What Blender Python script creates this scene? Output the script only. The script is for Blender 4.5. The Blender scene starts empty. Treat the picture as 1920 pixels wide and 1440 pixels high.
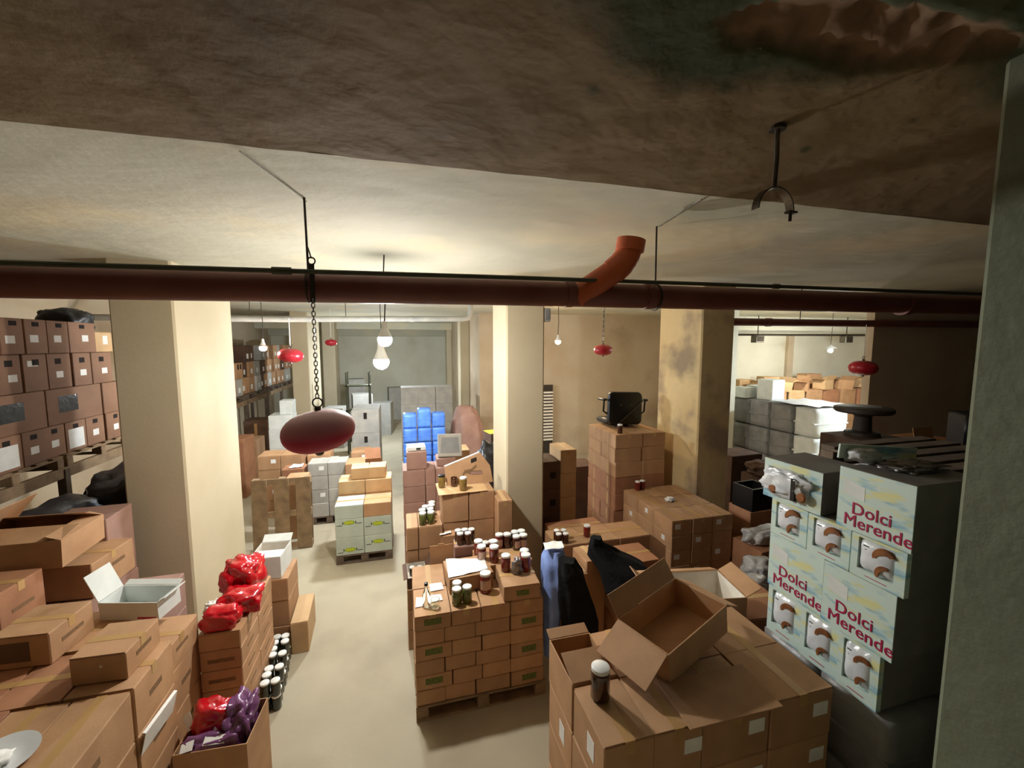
import bpy, bmesh, math, random
from mathutils import Vector, Matrix, Euler, noise
random.seed(7)
R = math.radians
sc = bpy.context.scene
COL = sc.collection

# ---------------------------------------------------------------- camera
cam_d = bpy.data.cameras.new('camera')
cam = bpy.data.objects.new('camera', cam_d)
COL.objects.link(cam)
cam_d.sensor_fit = 'HORIZONTAL'
cam_d.sensor_width = 36.0
cam_d.lens = 36.0 * 790.0 / 1920.0
cam_d.clip_start = 0.02
cam_d.clip_end = 100
cam.location = (0, 0, 3.1)
cam.rotation_euler = (R(90 - 5.5), 0, R(-14.9))
sc.camera = cam

# ---------------------------------------------------------------- world, exposure
world = bpy.data.worlds.new('world')
sc.world = world
world.use_nodes = True
world.node_tree.nodes['Background'].inputs['Color'].default_value = (0.02, 0.02, 0.022, 1)
world.node_tree.nodes['Background'].inputs['Strength'].default_value = 1.0
vs = sc.view_settings
vs.view_transform = 'Standard'
vs.look = 'None'
vs.gamma = 1.0
vs.use_curve_mapping = False
vs.exposure = 2.85
LIGHT = dict(near=215.0, main=330.0, back=330.0, left=85.0, warm=150.0, room=170.0, hidden=420.0)

# ---------------------------------------------------------------- materials
def s2l(c):
    return tuple((v / 255 / 12.92) if v / 255 <= 0.04045 else ((v / 255 + 0.055) / 1.055) ** 2.4 for v in c)

def mat(name, c1, c2=None, rough=0.8, scale=6.0, bump=0.0, bscale=60.0, rnd=0.0, metal=0.0, coat=0.0,
        lo=0.35, hi=0.7, detail=4.0, trans=0.0, spec=0.5, emit=None, strength=0.0):
    m = bpy.data.materials.new(name)
    m.use_nodes = True
    nt = m.node_tree
    N, L = nt.nodes, nt.links
    b = N['Principled BSDF']
    b.inputs['Roughness'].default_value = rough
    b.inputs['Metallic'].default_value = metal
    b.inputs['Coat Weight'].default_value = coat
    b.inputs['Coat Roughness'].default_value = 0.12
    b.inputs['Transmission Weight'].default_value = trans
    b.inputs['Specular IOR Level'].default_value = spec
    a = (*s2l(c1), 1)
    b.inputs['Base Color'].default_value = a
    if emit:
        b.inputs['Emission Color'].default_value = (*emit, 1)
        b.inputs['Emission Strength'].default_value = strength
    if c2 is None and not bump and not rnd:
        return m
    tc = N.new('ShaderNodeTexCoord')
    out = None
    if c2 is not None:
        n = N.new('ShaderNodeTexNoise')
        n.inputs['Scale'].default_value = scale
        n.inputs['Detail'].default_value = detail
        L.new(tc.outputs['Object'], n.inputs['Vector'])
        r = N.new('ShaderNodeValToRGB')
        r.color_ramp.elements[0].position = lo
        r.color_ramp.elements[1].position = hi
        r.color_ramp.elements[0].color = a
        r.color_ramp.elements[1].color = (*s2l(c2), 1)
        L.new(n.outputs['Fac'], r.inputs['Fac'])
        out = r.outputs['Color']
    if rnd:
        oi = N.new('ShaderNodeObjectInfo')
        mr = N.new('ShaderNodeMapRange')
        mr.inputs['To Min'].default_value = 1 - rnd
        mr.inputs['To Max'].default_value = 1 + rnd
        L.new(oi.outputs['Random'], mr.inputs['Value'])
        hs = N.new('ShaderNodeHueSaturation')
        L.new(mr.outputs['Result'], hs.inputs['Value'])
        if out:
            L.new(out, hs.inputs['Color'])
        else:
            hs.inputs['Color'].default_value = a
        out = hs.outputs['Color']
    if out:
        L.new(out, b.inputs['Base Color'])
    if bump:
        n2 = N.new('ShaderNodeTexNoise')
        n2.inputs['Scale'].default_value = bscale
        n2.inputs['Detail'].default_value = 5
        L.new(tc.outputs['Object'], n2.inputs['Vector'])
        bp = N.new('ShaderNodeBump')
        bp.inputs['Strength'].default_value = bump
        bp.inputs['Distance'].default_value = 0.02
        L.new(n2.outputs['Fac'], bp.inputs['Height'])
        L.new(bp.outputs['Normal'], b.inputs['Normal'])
    return m

M = {}
M['card'] = mat('cardboard', (186, 145, 106), (168, 128, 91), 0.75, 5, 0.08, 90, rnd=0.10)
M['card_pale'] = mat('cardboard_pale', (206, 172, 128), (190, 155, 112), 0.75, 5, 0.08, 90, rnd=0.08)
M['card_red'] = mat('cardboard_reddish', (172, 122, 88), (152, 104, 74), 0.78, 5, 0.08, 90, rnd=0.10)
M['card_mauve'] = mat('cardboard_mauve', (160, 126, 112), (146, 112, 100), 0.78, 5, 0.08, 90, rnd=0.08)
M['card_shelf'] = mat('cardboard_shelf', (150, 112, 86), (134, 98, 74), 0.78, 5, 0.08, 90, rnd=0.10)
M['card_grey'] = mat('cardboard_grey', (178, 174, 164), (158, 156, 150), 0.8, 5, 0.08, 90, rnd=0.10)
M['card_white'] = mat('cardboard_white', (226, 230, 226), (208, 214, 210), 0.7, 6, 0.05, 90, rnd=0.04)
M['card_mint'] = mat('cardboard_pale_green', (188, 198, 186), (174, 186, 174), 0.7, 6, 0.05, 90, rnd=0.04)
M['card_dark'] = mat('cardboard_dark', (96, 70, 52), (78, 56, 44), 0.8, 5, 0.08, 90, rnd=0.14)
M['tape'] = mat('packing_tape', (188, 150, 98), None, 0.28, rnd=0.08, spec=0.6)
M['paper'] = mat('paper', (240, 240, 236), (226, 226, 222), 0.7, 9)
M['green_print'] = mat('green_print', (112, 118, 56), (84, 92, 44), 0.8, 40, rnd=0.08)
M['dark_print'] = mat('dark_print', (112, 84, 56), (134, 102, 68), 0.8, 60)
M['dark_hole'] = mat('handle_hole_dark', (34, 26, 22), None, 0.95)
M['box_grey'] = mat('dull_grey_board', (122, 118, 112), (104, 100, 96), 0.85, 5, 0.1, 60)
M['wood'] = mat('pallet_wood', (158, 132, 100), (124, 102, 78), 0.85, 7, 0.25, 60, rnd=0.12)
M['wood_dark'] = mat('pallet_wood_dark', (112, 96, 80), (86, 72, 60), 0.85, 7, 0.25, 60, rnd=0.12)
M['blacklid'] = mat('black_plastic', (18, 18, 20), None, 0.35)
M['wrap_black'] = mat('black_wrap', (30, 30, 34), (52, 52, 56), 0.38, 9, 0.3, 14)
M['wrap_grey'] = mat('grey_wrap', (140, 140, 140), (112, 112, 114), 0.35, 4, 0.3, 16, rnd=0.06)
M['film_black'] = mat('black_window_film', (16, 16, 18), (26, 26, 28), 0.22, 9, 0.3, 14, coat=0.3)
M['cloth_black'] = mat('black_cloth', (14, 14, 16), (24, 24, 26), 0.95, 8, 0.4, 30, spec=0.2)
M['cloth_blue'] = mat('blue_cloth', (126, 150, 206), (104, 126, 186), 0.8, 6, 0.3, 20)
M['blue_pack'] = mat('blue_plastic', (96, 148, 236), (74, 122, 222), 0.4, 5, 0.2, 12, rnd=0.08)
M['red_bag'] = mat('red_plastic', (206, 16, 34), (170, 8, 24), 0.22, 4, 0.15, 18, coat=0.5)
M['purple_bag'] = mat('purple_plastic', (120, 74, 116), (92, 50, 92), 0.25, 8, 0.3, 22, coat=0.4)
M['white_bag'] = mat('white_plastic', (214, 214, 214), (190, 190, 192), 0.3, 6, 0.3, 18)
M['metal'] = mat('steel', (120, 116, 106), (96, 90, 80), 0.4, 20, metal=0.9)
M['metal_dark'] = mat('dark_steel', (58, 54, 48), (78, 66, 54), 0.6, 20, metal=0.6)
M['pipe'] = mat('red_brown_pvc', (114, 60, 50), (128, 78, 68), 0.42, 3, 0.05, 30)
M['pipe_orange'] = mat('orange_pvc', (196, 98, 58), (180, 84, 48), 0.42, 4, 0.05, 30)
M['conduit'] = mat('dark_green_conduit', (62, 64, 46), (78, 78, 58), 0.55, 6)
M['ext_red'] = mat('red_enamel', (186, 22, 40), (170, 30, 46), 0.35, 3, coat=0.3)
def pale_top_red():
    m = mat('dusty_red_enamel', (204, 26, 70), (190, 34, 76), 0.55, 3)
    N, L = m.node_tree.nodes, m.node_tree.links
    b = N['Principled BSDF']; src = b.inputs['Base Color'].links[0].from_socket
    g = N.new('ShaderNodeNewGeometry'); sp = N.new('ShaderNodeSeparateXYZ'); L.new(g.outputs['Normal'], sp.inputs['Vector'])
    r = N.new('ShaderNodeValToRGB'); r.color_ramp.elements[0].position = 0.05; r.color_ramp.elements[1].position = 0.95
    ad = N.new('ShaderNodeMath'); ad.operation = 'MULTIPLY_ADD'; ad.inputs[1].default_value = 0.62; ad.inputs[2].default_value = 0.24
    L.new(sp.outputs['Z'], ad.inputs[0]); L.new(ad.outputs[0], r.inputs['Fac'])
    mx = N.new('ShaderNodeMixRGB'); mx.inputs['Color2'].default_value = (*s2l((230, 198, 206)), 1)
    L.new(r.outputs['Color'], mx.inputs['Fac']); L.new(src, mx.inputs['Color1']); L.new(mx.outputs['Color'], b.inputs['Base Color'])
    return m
M['ext_dusty'] = pale_top_red()  # red enamel, paler and pinker on upward-facing parts
M['dust'] = mat('dusty_top', (206, 190, 186), (180, 150, 148), 0.9, 9)
M['white_plastic'] = mat('white_abs', (230, 230, 226), None, 0.4)
M['lid'] = mat('white_jar_lid', (238, 240, 238), None, 0.35, rnd=0.03)
M['jar_green'] = mat('pickle_jar', (78, 88, 36), (112, 116, 54), 0.12, 30, coat=0.6)
M['jar_red'] = mat('tomato_jar', (96, 18, 16), (128, 34, 26), 0.12, 24, coat=0.6)
M['jar_brown'] = mat('date_jar', (58, 30, 18), (82, 44, 24), 0.12, 24, coat=0.6)
M['jar_dark'] = mat('olive_jar', (26, 30, 22), (44, 46, 30), 0.12, 30, coat=0.6)
M['jar_honey'] = mat('honey_jar', (120, 96, 42), (146, 118, 60), 0.12, 24, coat=0.6)
M['jar_label'] = mat('jar_paper_label', (206, 176, 154), (186, 150, 130), 0.7, 40)
M['glass'] = mat('clear_glass', (244, 250, 246), None, 0.03, trans=1.0)
M['porcelain'] = mat('white_plate', (226, 230, 232), None, 0.2, coat=0.4)
M['dolci_text'] = mat('magenta_print', (168, 26, 74), None, 0.5)
M['croissant'] = mat('croissant_print', (150, 92, 40), (104, 58, 24), 0.6, 18)
M['pouch'] = mat('silver_white_pouch', (232, 236, 240), (196, 204, 212), 0.22, 7, 0.3, 16, coat=0.3)
M['logo_green'] = mat('lime_print', (150, 178, 30), None, 0.7)
M['logo_yellow'] = mat('yellow_print', (222, 214, 70), None, 0.7)
M['logo_dark'] = mat('black_print', (48, 54, 50), None, 0.7)
M['chair'] = mat('black_leatherette', (22, 24, 26), (30, 32, 34), 0.38, 30, 0.15, 120)
M['foil'] = mat('grey_foil', (150, 146, 146), (120, 116, 118), 0.25, 8, 0.3, 26, metal=0.5)
M['lining'] = mat('white_lining', (232, 226, 214), (214, 206, 192), 0.7, 8)
M['table_dark'] = mat('dark_metal_table', (58, 48, 40), (44, 36, 30), 0.6, 6)
M['pillar'] = mat('cream_paint', (202, 189, 160), (189, 174, 143), 0.75, 1.3, 0.06, 30, lo=0.3, hi=0.75)

def plaster(name, base, base2, stain, sscale, slo, shi, bump=0.2, bscale=9.0):
    """painted plaster with big soft stains and a bump"""
    m = bpy.data.materials.new(name)
    m.use_nodes = True
    nt = m.node_tree
    N, L = nt.nodes, nt.links
    b = N['Principled BSDF']
    b.inputs['Roughness'].default_value = 0.85
    g = N.new('ShaderNodeNewGeometry')
    n1 = N.new('ShaderNodeTexNoise'); n1.inputs['Scale'].default_value = 1.1; n1.inputs['Detail'].default_value = 6
    n2 = N.new('ShaderNodeTexNoise'); n2.inputs['Scale'].default_value = sscale; n2.inputs['Detail'].default_value = 5
    n3 = N.new('ShaderNodeTexNoise'); n3.inputs['Scale'].default_value = bscale; n3.inputs['Detail'].default_value = 6
    for n in (n1, n2, n3):
        L.new(g.outputs['Position'], n.inputs['Vector'])
    r1 = N.new('ShaderNodeValToRGB')
    r1.color_ramp.elements[0].position = 0.35; r1.color_ramp.elements[1].position = 0.68
    r1.color_ramp.elements[0].color = (*s2l(base), 1); r1.color_ramp.elements[1].color = (*s2l(base2), 1)
    L.new(n1.outputs['Fac'], r1.inputs['Fac'])
    r2 = N.new('ShaderNodeValToRGB')
    r2.color_ramp.elements[0].position = slo; r2.color_ramp.elements[1].position = shi
    L.new(n2.outputs['Fac'], r2.inputs['Fac'])
    mx = N.new('ShaderNodeMixRGB')
    L.new(r2.outputs['Color'], mx.inputs['Fac'])
    L.new(r1.outputs['Color'], mx.inputs['Color1'])
    mx.inputs['Color2'].default_value = (*s2l(stain), 1)
    L.new(mx.outputs['Color'], b.inputs['Base Color'])
    bp = N.new('ShaderNodeBump'); bp.inputs['Strength'].default_value = bump; bp.inputs['Distance'].default_value = 0.03
    L.new(n3.outputs['Fac'], bp.inputs['Height'])
    L.new(bp.outputs['Normal'], b.inputs['Normal'])
    m['mix'] = mx.name
    return m

M['wall'] = plaster('wall_paint', (198, 182, 156), (186, 166, 138), (150, 126, 100), 0.7, 0.55, 0.8)
M['wall_white'] = plaster('wall_white_paint', (226, 224, 206), (214, 210, 190), (200, 196, 172), 0.7, 0.55, 0.8)  # same plaster as wall; brighter lighting put into the base colour
M['ceiling'] = plaster('ceiling_paint', (206, 202, 182), (192, 190, 168), (216, 204, 170), 0.9, 0.48, 0.66, 0.5, 4.0)
M['floor'] = plaster('concrete_floor', (184, 174, 150), (170, 160, 138), (150, 138, 116), 0.9, 0.5, 0.8, 0.08, 20)
M['old_pillar'] = plaster('damp_pillar_paint', (206, 184, 138), (196, 170, 122), (160, 140, 112), 1.6, 0.5, 0.62, 0.2, 9)
M['near_pillar'] = plaster('grey_green_render', (110, 115, 94), (98, 103, 84), (70, 76, 60), 1.4, 0.58, 0.78, 0.3, 14)

# near ceiling: darker, browner base than the far ceiling, grown over by mould at one corner, broken plaster shows brown
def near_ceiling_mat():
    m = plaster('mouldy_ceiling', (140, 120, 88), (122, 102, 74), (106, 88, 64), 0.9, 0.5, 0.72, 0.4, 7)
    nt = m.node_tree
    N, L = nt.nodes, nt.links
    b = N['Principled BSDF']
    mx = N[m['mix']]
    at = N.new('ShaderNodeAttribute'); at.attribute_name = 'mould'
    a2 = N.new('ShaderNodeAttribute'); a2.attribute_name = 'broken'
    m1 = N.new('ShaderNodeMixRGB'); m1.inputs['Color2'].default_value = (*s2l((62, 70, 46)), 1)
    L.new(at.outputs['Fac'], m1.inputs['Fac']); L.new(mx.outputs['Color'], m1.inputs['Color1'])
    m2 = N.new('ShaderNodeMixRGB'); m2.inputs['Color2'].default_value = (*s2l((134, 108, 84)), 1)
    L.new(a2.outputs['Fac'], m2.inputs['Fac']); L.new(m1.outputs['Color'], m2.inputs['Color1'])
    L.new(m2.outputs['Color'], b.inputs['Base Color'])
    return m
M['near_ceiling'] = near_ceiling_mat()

def dolci_mat():
    """pale mint print with soft blue and yellow brush strokes"""
    m = bpy.data.materials.new('pastel_stripe_print')
    m.use_nodes = True
    nt = m.node_tree
    N, L = nt.nodes, nt.links
    b = N['Principled BSDF']; b.inputs['Roughness'].default_value = 0.45
    tc = N.new('ShaderNodeTexCoord')
    mp = N.new('ShaderNodeMapping'); mp.inputs['Rotation'].default_value = (R(35), 0, 0); mp.inputs['Scale'].default_value = (1, 1.3, 4.2)
    L.new(tc.outputs['Object'], mp.inputs['Vector'])
    prev = None
    base = (*s2l((206, 226, 218)), 1)
    for i, (c, off) in enumerate((((120, 178, 204), 0.0), ((222, 222, 160), 3.7))):
        n = N.new('ShaderNodeTexNoise'); n.noise_dimensions = '4D'
        n.inputs['W'].default_value = off; n.inputs['Scale'].default_value = 4.4; n.inputs['Detail'].default_value = 2
        L.new(mp.outputs['Vector'], n.inputs['Vector'])
        r = N.new('ShaderNodeValToRGB'); r.color_ramp.elements[0].position = 0.56; r.color_ramp.elements[1].position = 0.68
        L.new(n.outputs['Fac'], r.inputs['Fac'])
        mx = N.new('ShaderNodeMixRGB')
        L.new(r.outputs['Color'], mx.inputs['Fac'])
        if prev: L.new(prev, mx.inputs['Color1'])
        else: mx.inputs['Color1'].default_value = base
        mx.inputs['Color2'].default_value = (*s2l(c), 1)
        prev = mx.outputs['Color']
    L.new(prev, b.inputs['Base Color'])
    return m
M['dolci'] = dolci_mat()

# ---------------------------------------------------------------- geometry helpers
class MB:
    def __init__(s):
        s.v, s.f = [], []
    def add(s, vs_, fs_, mx=None):
        o = len(s.v)
        for p in vs_:
            p = Vector(p)
            s.v.append(tuple(mx @ p) if mx else tuple(p))
        for f in fs_:
            s.f.append(tuple(i + o for i in f))
        return s
    def box(s, x0, x1, y0, y1, z0, z1, mx=None):
        v = [(x, y, z) for z in (z0, z1) for y in (y0, y1) for x in (x0, x1)]
        return s.add(v, [(0, 2, 3, 1), (4, 5, 7, 6), (0, 1, 5, 4), (2, 6, 7, 3), (0, 4, 6, 2), (1, 3, 7, 5)], mx)
    def cham(s, x0, x1, y0, y1, z0, z1, c=0.006, mx=None):
        """box with chamfered edges"""
        xs, ys, zs = (x0, x1), (y0, y1), (z0, z1)
        idx, v = {}, []
        for i in range(2):
            for j in range(2):
                for k in range(2):
                    p = [xs[i], ys[j], zs[k]]
                    d = [c if t == 0 else -c for t in (i, j, k)]
                    for ax in range(3):
                        q = [p[t] + (d[t] if t != ax else 0) for t in range(3)]
                        idx[(i, j, k, ax)] = len(v); v.append(q)
        f = []
        for ax in range(3):
            a, b_ = [t for t in range(3) if t != ax]
            for sd in range(2):
                loop = []
                for (p, q) in ((0, 0), (1, 0), (1, 1), (0, 1)):
                    t = [0, 0, 0]; t[ax] = sd; t[a] = p; t[b_] = q
                    loop.append(idx[(*t, ax)])
                f.append(loop)
        for ax in range(3):
            a, b_ = [t for t in range(3) if t != ax]
            for p in range(2):
                for q in range(2):
                    t0 = [0, 0, 0]; t0[a] = p; t0[b_] = q
                    t1 = list(t0); t1[ax] = 1
                    f.append([idx[(*t0, a)], idx[(*t1, a)], idx[(*t1, b_)], idx[(*t0, b_)]])
        for i in range(2):
            for j in range(2):
                for k in range(2):
                    f.append([idx[(i, j, k, 0)], idx[(i, j, k, 1)], idx[(i, j, k, 2)]])
        return s.add(v, f, mx)
    def lathe(s, prof, n=20, mx=None):
        v, f = [], []
        for r, z in prof:
            for k in range(n):
                a = 2 * math.pi * k / n
                v.append((r * math.cos(a), r * math.sin(a), z))
        for i in range(len(prof) - 1):
            for k in range(n):
                k2 = (k + 1) % n
                f.append((i * n + k, i * n + k2, (i + 1) * n + k2, (i + 1) * n + k))
        f.append(tuple(range(n - 1, -1, -1)))
        f.append(tuple((len(prof) - 1) * n + k for k in range(n)))
        return s.add(v, f, mx)
    def tube(s, pts, r, n=10, cap=True, mx=None):
        pts = [Vector(p) for p in pts]
        rs = r if isinstance(r, (list, tuple)) else [r] * len(pts)
        v, f = [], []
        up = None
        for i, p in enumerate(pts):
            t = (pts[min(i + 1, len(pts) - 1)] - pts[max(i - 1, 0)]).normalized()
            if up is None:
                up = t.orthogonal().normalized()
            up = (up - t * up.dot(t)).normalized()
            w = t.cross(up)
            for k in range(n):
                a = 2 * math.pi * k / n
                v.append(p + (up * math.cos(a) + w * math.sin(a)) * rs[i])
        for i in range(len(pts) - 1):
            for k in range(n):
                k2 = (k + 1) % n
                f.append((i * n + k, i * n + k2, (i + 1) * n + k2, (i + 1) * n + k))
        if cap:
            f.append(tuple(range(n - 1, -1, -1)))
            f.append(tuple((len(pts) - 1) * n + k for k in range(n)))
        return s.add(v, f, mx)
    def torus(s, Rr, r, n=20, m=8, a0=0.0, a1=2 * math.pi, mx=None):
        full = abs(a1 - a0 - 2 * math.pi) < 1e-6
        cnt = n if full else n + 1
        pts = [(Rr * math.cos(a0 + (a1 - a0) * k / n), Rr * math.sin(a0 + (a1 - a0) * k / n), 0) for k in range(cnt)]
        if not full:
            return s.tube(pts, r, m, True, mx)
        v, f = [], []
        for k in range(n):
            a = 2 * math.pi * k / n
            for j in range(m):
                b_ = 2 * math.pi * j / m
                v.append(((Rr + r * math.cos(b_)) * math.cos(a), (Rr + r * math.cos(b_)) * math.sin(a), r * math.sin(b_)))
        for k in range(n):
            for j in range(m):
                f.append((k * m + j, ((k + 1) % n) * m + j, ((k + 1) % n) * m + (j + 1) % m, k * m + (j + 1) % m))
        return s.add(v, f, mx)
    def prism(s, poly, z0, z1, mx=None):
        n = len(poly)
        v = [(x, y, z0) for x, y in poly] + [(x, y, z1) for x, y in poly]
        f = [tuple(range(n - 1, -1, -1)), tuple(range(n, 2 * n))]
        f += [(i, (i + 1) % n, n + (i + 1) % n, n + i) for i in range(n)]
        return s.add(v, f, mx)
    def mesh(s, name, m, smooth=False):
        me = bpy.data.meshes.new(name)
        me.from_pydata(s.v, [], s.f)
        bm = bmesh.new(); bm.from_mesh(me)
        bmesh.ops.recalc_face_normals(bm, faces=bm.faces)
        bm.to_mesh(me); bm.free()
        me.materials.append(M[m] if isinstance(m, str) else m)
        if smooth:
            me.shade_smooth()
            try: me.set_sharp_from_angle(angle=R(40))
            except Exception: pass
        return me
    def build(s, name, m, parent=None, smooth=False, loc=None):
        return link(name, s.mesh(name, m, smooth), parent, loc)

def link(name, me, parent=None, loc=None, rot=None):
    o = bpy.data.objects.new(name, me)
    COL.objects.link(o)
    if parent is not None: o.parent = parent
    if loc is not None: o.location = loc
    if rot is not None: o.rotation_euler = rot
    return o

LABELS = {}
def tag(o, label, cat, group=None):
    if label in LABELS and not group:
        print('DUPLICATE LABEL', label)
    LABELS[label] = LABELS.get(label, 0) + 1
    n = len(label.replace(',', ' ').split())
    if n > 16 or n < 4: print('LABEL LENGTH', n, label)
    o['label'] = label; o['category'] = cat
    if group: o['group'] = group
    return o

def thing(name, label, cat, loc=(0, 0, 0), rot=(0, 0, 0), group=None):
    o = bpy.data.objects.new(name, None)
    o.empty_display_size = 0.05
    COL.objects.link(o)
    o.location = loc; o.rotation_euler = rot
    return tag(o, label, cat, group)

def struct(name, mb, m, parent=None, smooth=False):
    o = mb.build(name, m, parent, smooth)
    if parent is None: o['kind'] = 'structure'
    return o

def lump(name, m, parent, loc, size, rot=(0, 0, 0), amp=0.25, freq=2.2, sub=4, seed=0.0, flat=0.0, fold=0.0):
    """crumpled, cloth- or bag-like lump: one closed surface"""
    bm = bmesh.new()
    bmesh.ops.create_icosphere(bm, subdivisions=sub, radius=1.0)
    for v in bm.verts:
        p = v.co.copy()
        q = Vector((math.copysign(abs(p.x) ** 0.75, p.x), math.copysign(abs(p.y) ** 0.75, p.y), math.copysign(abs(p.z) ** 0.75, p.z)))
        w = noise.noise(p * freq + Vector((seed, seed * 1.7, 0)))
        w2 = abs(noise.noise(p * freq * 2.3 + Vector((0, seed, seed * 2))))
        q = q * (1 + amp * w - amp * 0.7 * w2)
        if fold:
            q.x += fold * math.sin(7 * p.y + 3 * p.z + seed); q.y += fold * math.sin(8 * p.x + 2 * p.z + seed)
        if flat and q.z < -flat: q.z = -flat
        v.co = Vector((q.x * size[0], q.y * size[1], q.z * size[2]))
    me = bpy.data.meshes.new(name)
    bm.to_mesh(me); bm.free()
    me.shade_smooth()
    me.materials.append(M[m])
    return link(name, me, parent, loc, rot)

def text_mesh(s, size, m, name='lettering', shear=0.0, extrude=0.0006):
    cu = bpy.data.curves.new('txt', 'FONT')
    cu.body = s; cu.size = size; cu.align_x = 'CENTER'; cu.align_y = 'CENTER'; cu.shear = shear
    cu.extrude = extrude; cu.resolution_u = 3; cu.bevel_depth = size * 0.012; cu.bevel_resolution = 0
    t = bpy.data.objects.new('txt', cu); COL.objects.link(t)
    dg = bpy.context.evaluated_depsgraph_get()
    me = bpy.data.meshes.new_from_object(t.evaluated_get(dg))
    bpy.data.objects.remove(t); bpy.data.curves.remove(cu)
    me.name = name
    me.materials.clear(); me.materials.append(M[m])
    return me

ORD = ['', 'first', 'second', 'third', 'fourth', 'fifth', 'sixth', 'seventh', 'eighth', 'ninth', 'tenth', 'eleventh',
       'twelfth', 'thirteenth', 'fourteenth', 'fifteenth', 'sixteenth', 'seventeenth', 'eighteenth', 'nineteenth', 'twentieth']

# ---------------------------------------------------------------- cartons
CACHE = {}
def cmesh(key, fn):
    if key not in CACHE: CACHE[key] = fn()
    return CACHE[key]

def rect_on(face, sx, sy, sz, u, v, w, h, t=0.0015):
    """thin slab lying on a carton face; u, v are its centre on the face as fractions"""
    mb = MB()
    hx, hy = sx / 2, sy / 2
    if face == 'front':
        cx, cz = -hx + u * sx, v * sz
        mb.box(cx - w / 2, cx + w / 2, -hy - t, -hy + 0.001, cz - h / 2, cz + h / 2)
    elif face == 'left':
        cy, cz = hy - u * sy, v * sz
        mb.box(-hx - t, -hx + 0.001, cy - w / 2, cy + w / 2, cz - h / 2, cz + h / 2)
    elif face == 'right':
        cy, cz = -hy + u * sy, v * sz
        mb.box(hx - 0.001, hx + t, cy - w / 2, cy + w / 2, cz - h / 2, cz + h / 2)
    else:
        cx, cy = -hx + u * sx, -hy + v * sy
        mb.box(cx - w / 2, cx + w / 2, cy - h / 2, cy + h / 2, sz - 0.001, sz + t)
    return mb

# cartons the photograph shows nothing of: left out, or one tall carton carries what stands above
MERGED = {'brown carton, first row, second from left, front layer, front right pallet': 1.0285, 'brown carton, first up, middle column just behind the big front cartons': 0.898, 'brown carton, first row, second from left, second layer, chair stack': 1.6185, 'brown carton, first row, second from left, third layer, wide low stack at the damp pillar': 0.7285, 'brown carton, first row, second from left, low row right of the jar pallet': 0.5985, 'brown carton, first row, fourth from left, second layer, centre pallet': 0.7797, 'brown carton, first row, third from left, second layer, centre pallet': 0.6485, 'brown carton, first up, second column from right in the pile third row': 0.898, 'brown carton, first row, first from left, front layer, front right pallet': 0.7785, 'brown carton, first row, second from left, left block behind the upright pallet': 0.5985, 'brown carton, first row, first from left, middle block below the big extinguisher': 0.8185, 'brown carton, first row, third from left, second layer, wide low stack at the damp pillar': 0.7285, 'brown carton, first row, third from left, middle block below the big extinguisher': 0.8185, 'mauve brown carton, first up, third from right below the tilted cartons': 0.868, 'white printed carton, first row, left back, on dark aisle pallet': 0.522, 'brown carton, first row, second from left, row behind the front right pallet': 0.8385, 'brown carton, first row, second from left, front layer, chair stack': 0.9585, 'brown carton, first row, first from left, left of the middle pillar': 0.7185, 'brown carton, first up, right column right behind centre pallet': 0.799, 'brown carton, first up, middle column right behind centre pallet': 0.659, 'brown carton, first row, second from left, second layer, wide low stack at the damp pillar': 0.7285, 'brown carton, first row, second from left, second layer, front right pallet': 1.0285, 'mauve carton, first row, third from left, mauve stack behind the tall cartons': 0.6885, 'brown carton, first up, under the two small brown jars': 0.859, 'mauve brown carton, first up, first from right below the tilted cartons': 0.578, 'brown carton, first row, first from left, row behind the front right pallet': 0.8385, 'brown carton, first row, third from left, front layer, front right pallet': 0.7785, 'brown carton, first up at the far bottom left frame corner': 0.898, 'brown carton, first up, third column from right in the pile third row': 0.898, 'reddish brown carton, first row, second from left, second layer, under the right black jacket': 0.5785, 'brown carton, first row, third from left, second layer, front right pallet': 1.0285, 'mauve carton, first row, second from left, mauve stack behind the tall cartons': 0.6885, 'brown carton, first row, first from left, block left of the aisle, behind the white cartons': 0.8085, 'brown carton, first row, second from left, middle block below the big extinguisher': 0.8185, 'brown carton, first row, fourth from left, second layer, front right pallet': 1.0285, 'big brown carton, first up in the right column at bottom left corner': 0.598, 'brown carton, first up, fourth column from right in the pile third row': 0.598, 'mauve brown carton, first up, second from right below the tilted cartons': 0.868, 'brown carton, first row, third from left, third layer, wide low stack at the damp pillar': 0.7285, 'reddish brown carton, first row, second from left, front layer, under the right black jacket': 0.5785, 'dim brown carton, first up, nearest the mint boxes behind clear bags': 0.519, 'brown carton, first row, third from left, low row right of the jar pallet': 0.5985, 'brown carton, first row, second from left, under the green jars behind centre pallet': 0.5785, 'brown carton, first row, second from left, block left of the aisle, behind the white cartons': 0.5385, 'big brown carton, first up in the left column at bottom left corner': 0.898, 'brown carton, first row, first from left, third layer, wide low stack at the damp pillar': 0.3585, 'brown carton, first up, left column just behind the big front cartons': 0.898, 'brown carton, first row, fourth from left, front layer, front right pallet': 0.7785, 'brown carton, first row, second from left, left of the middle pillar': 0.7185, 'dark carton, first row, fourth from left, under the near rack': 0.8885}
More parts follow.
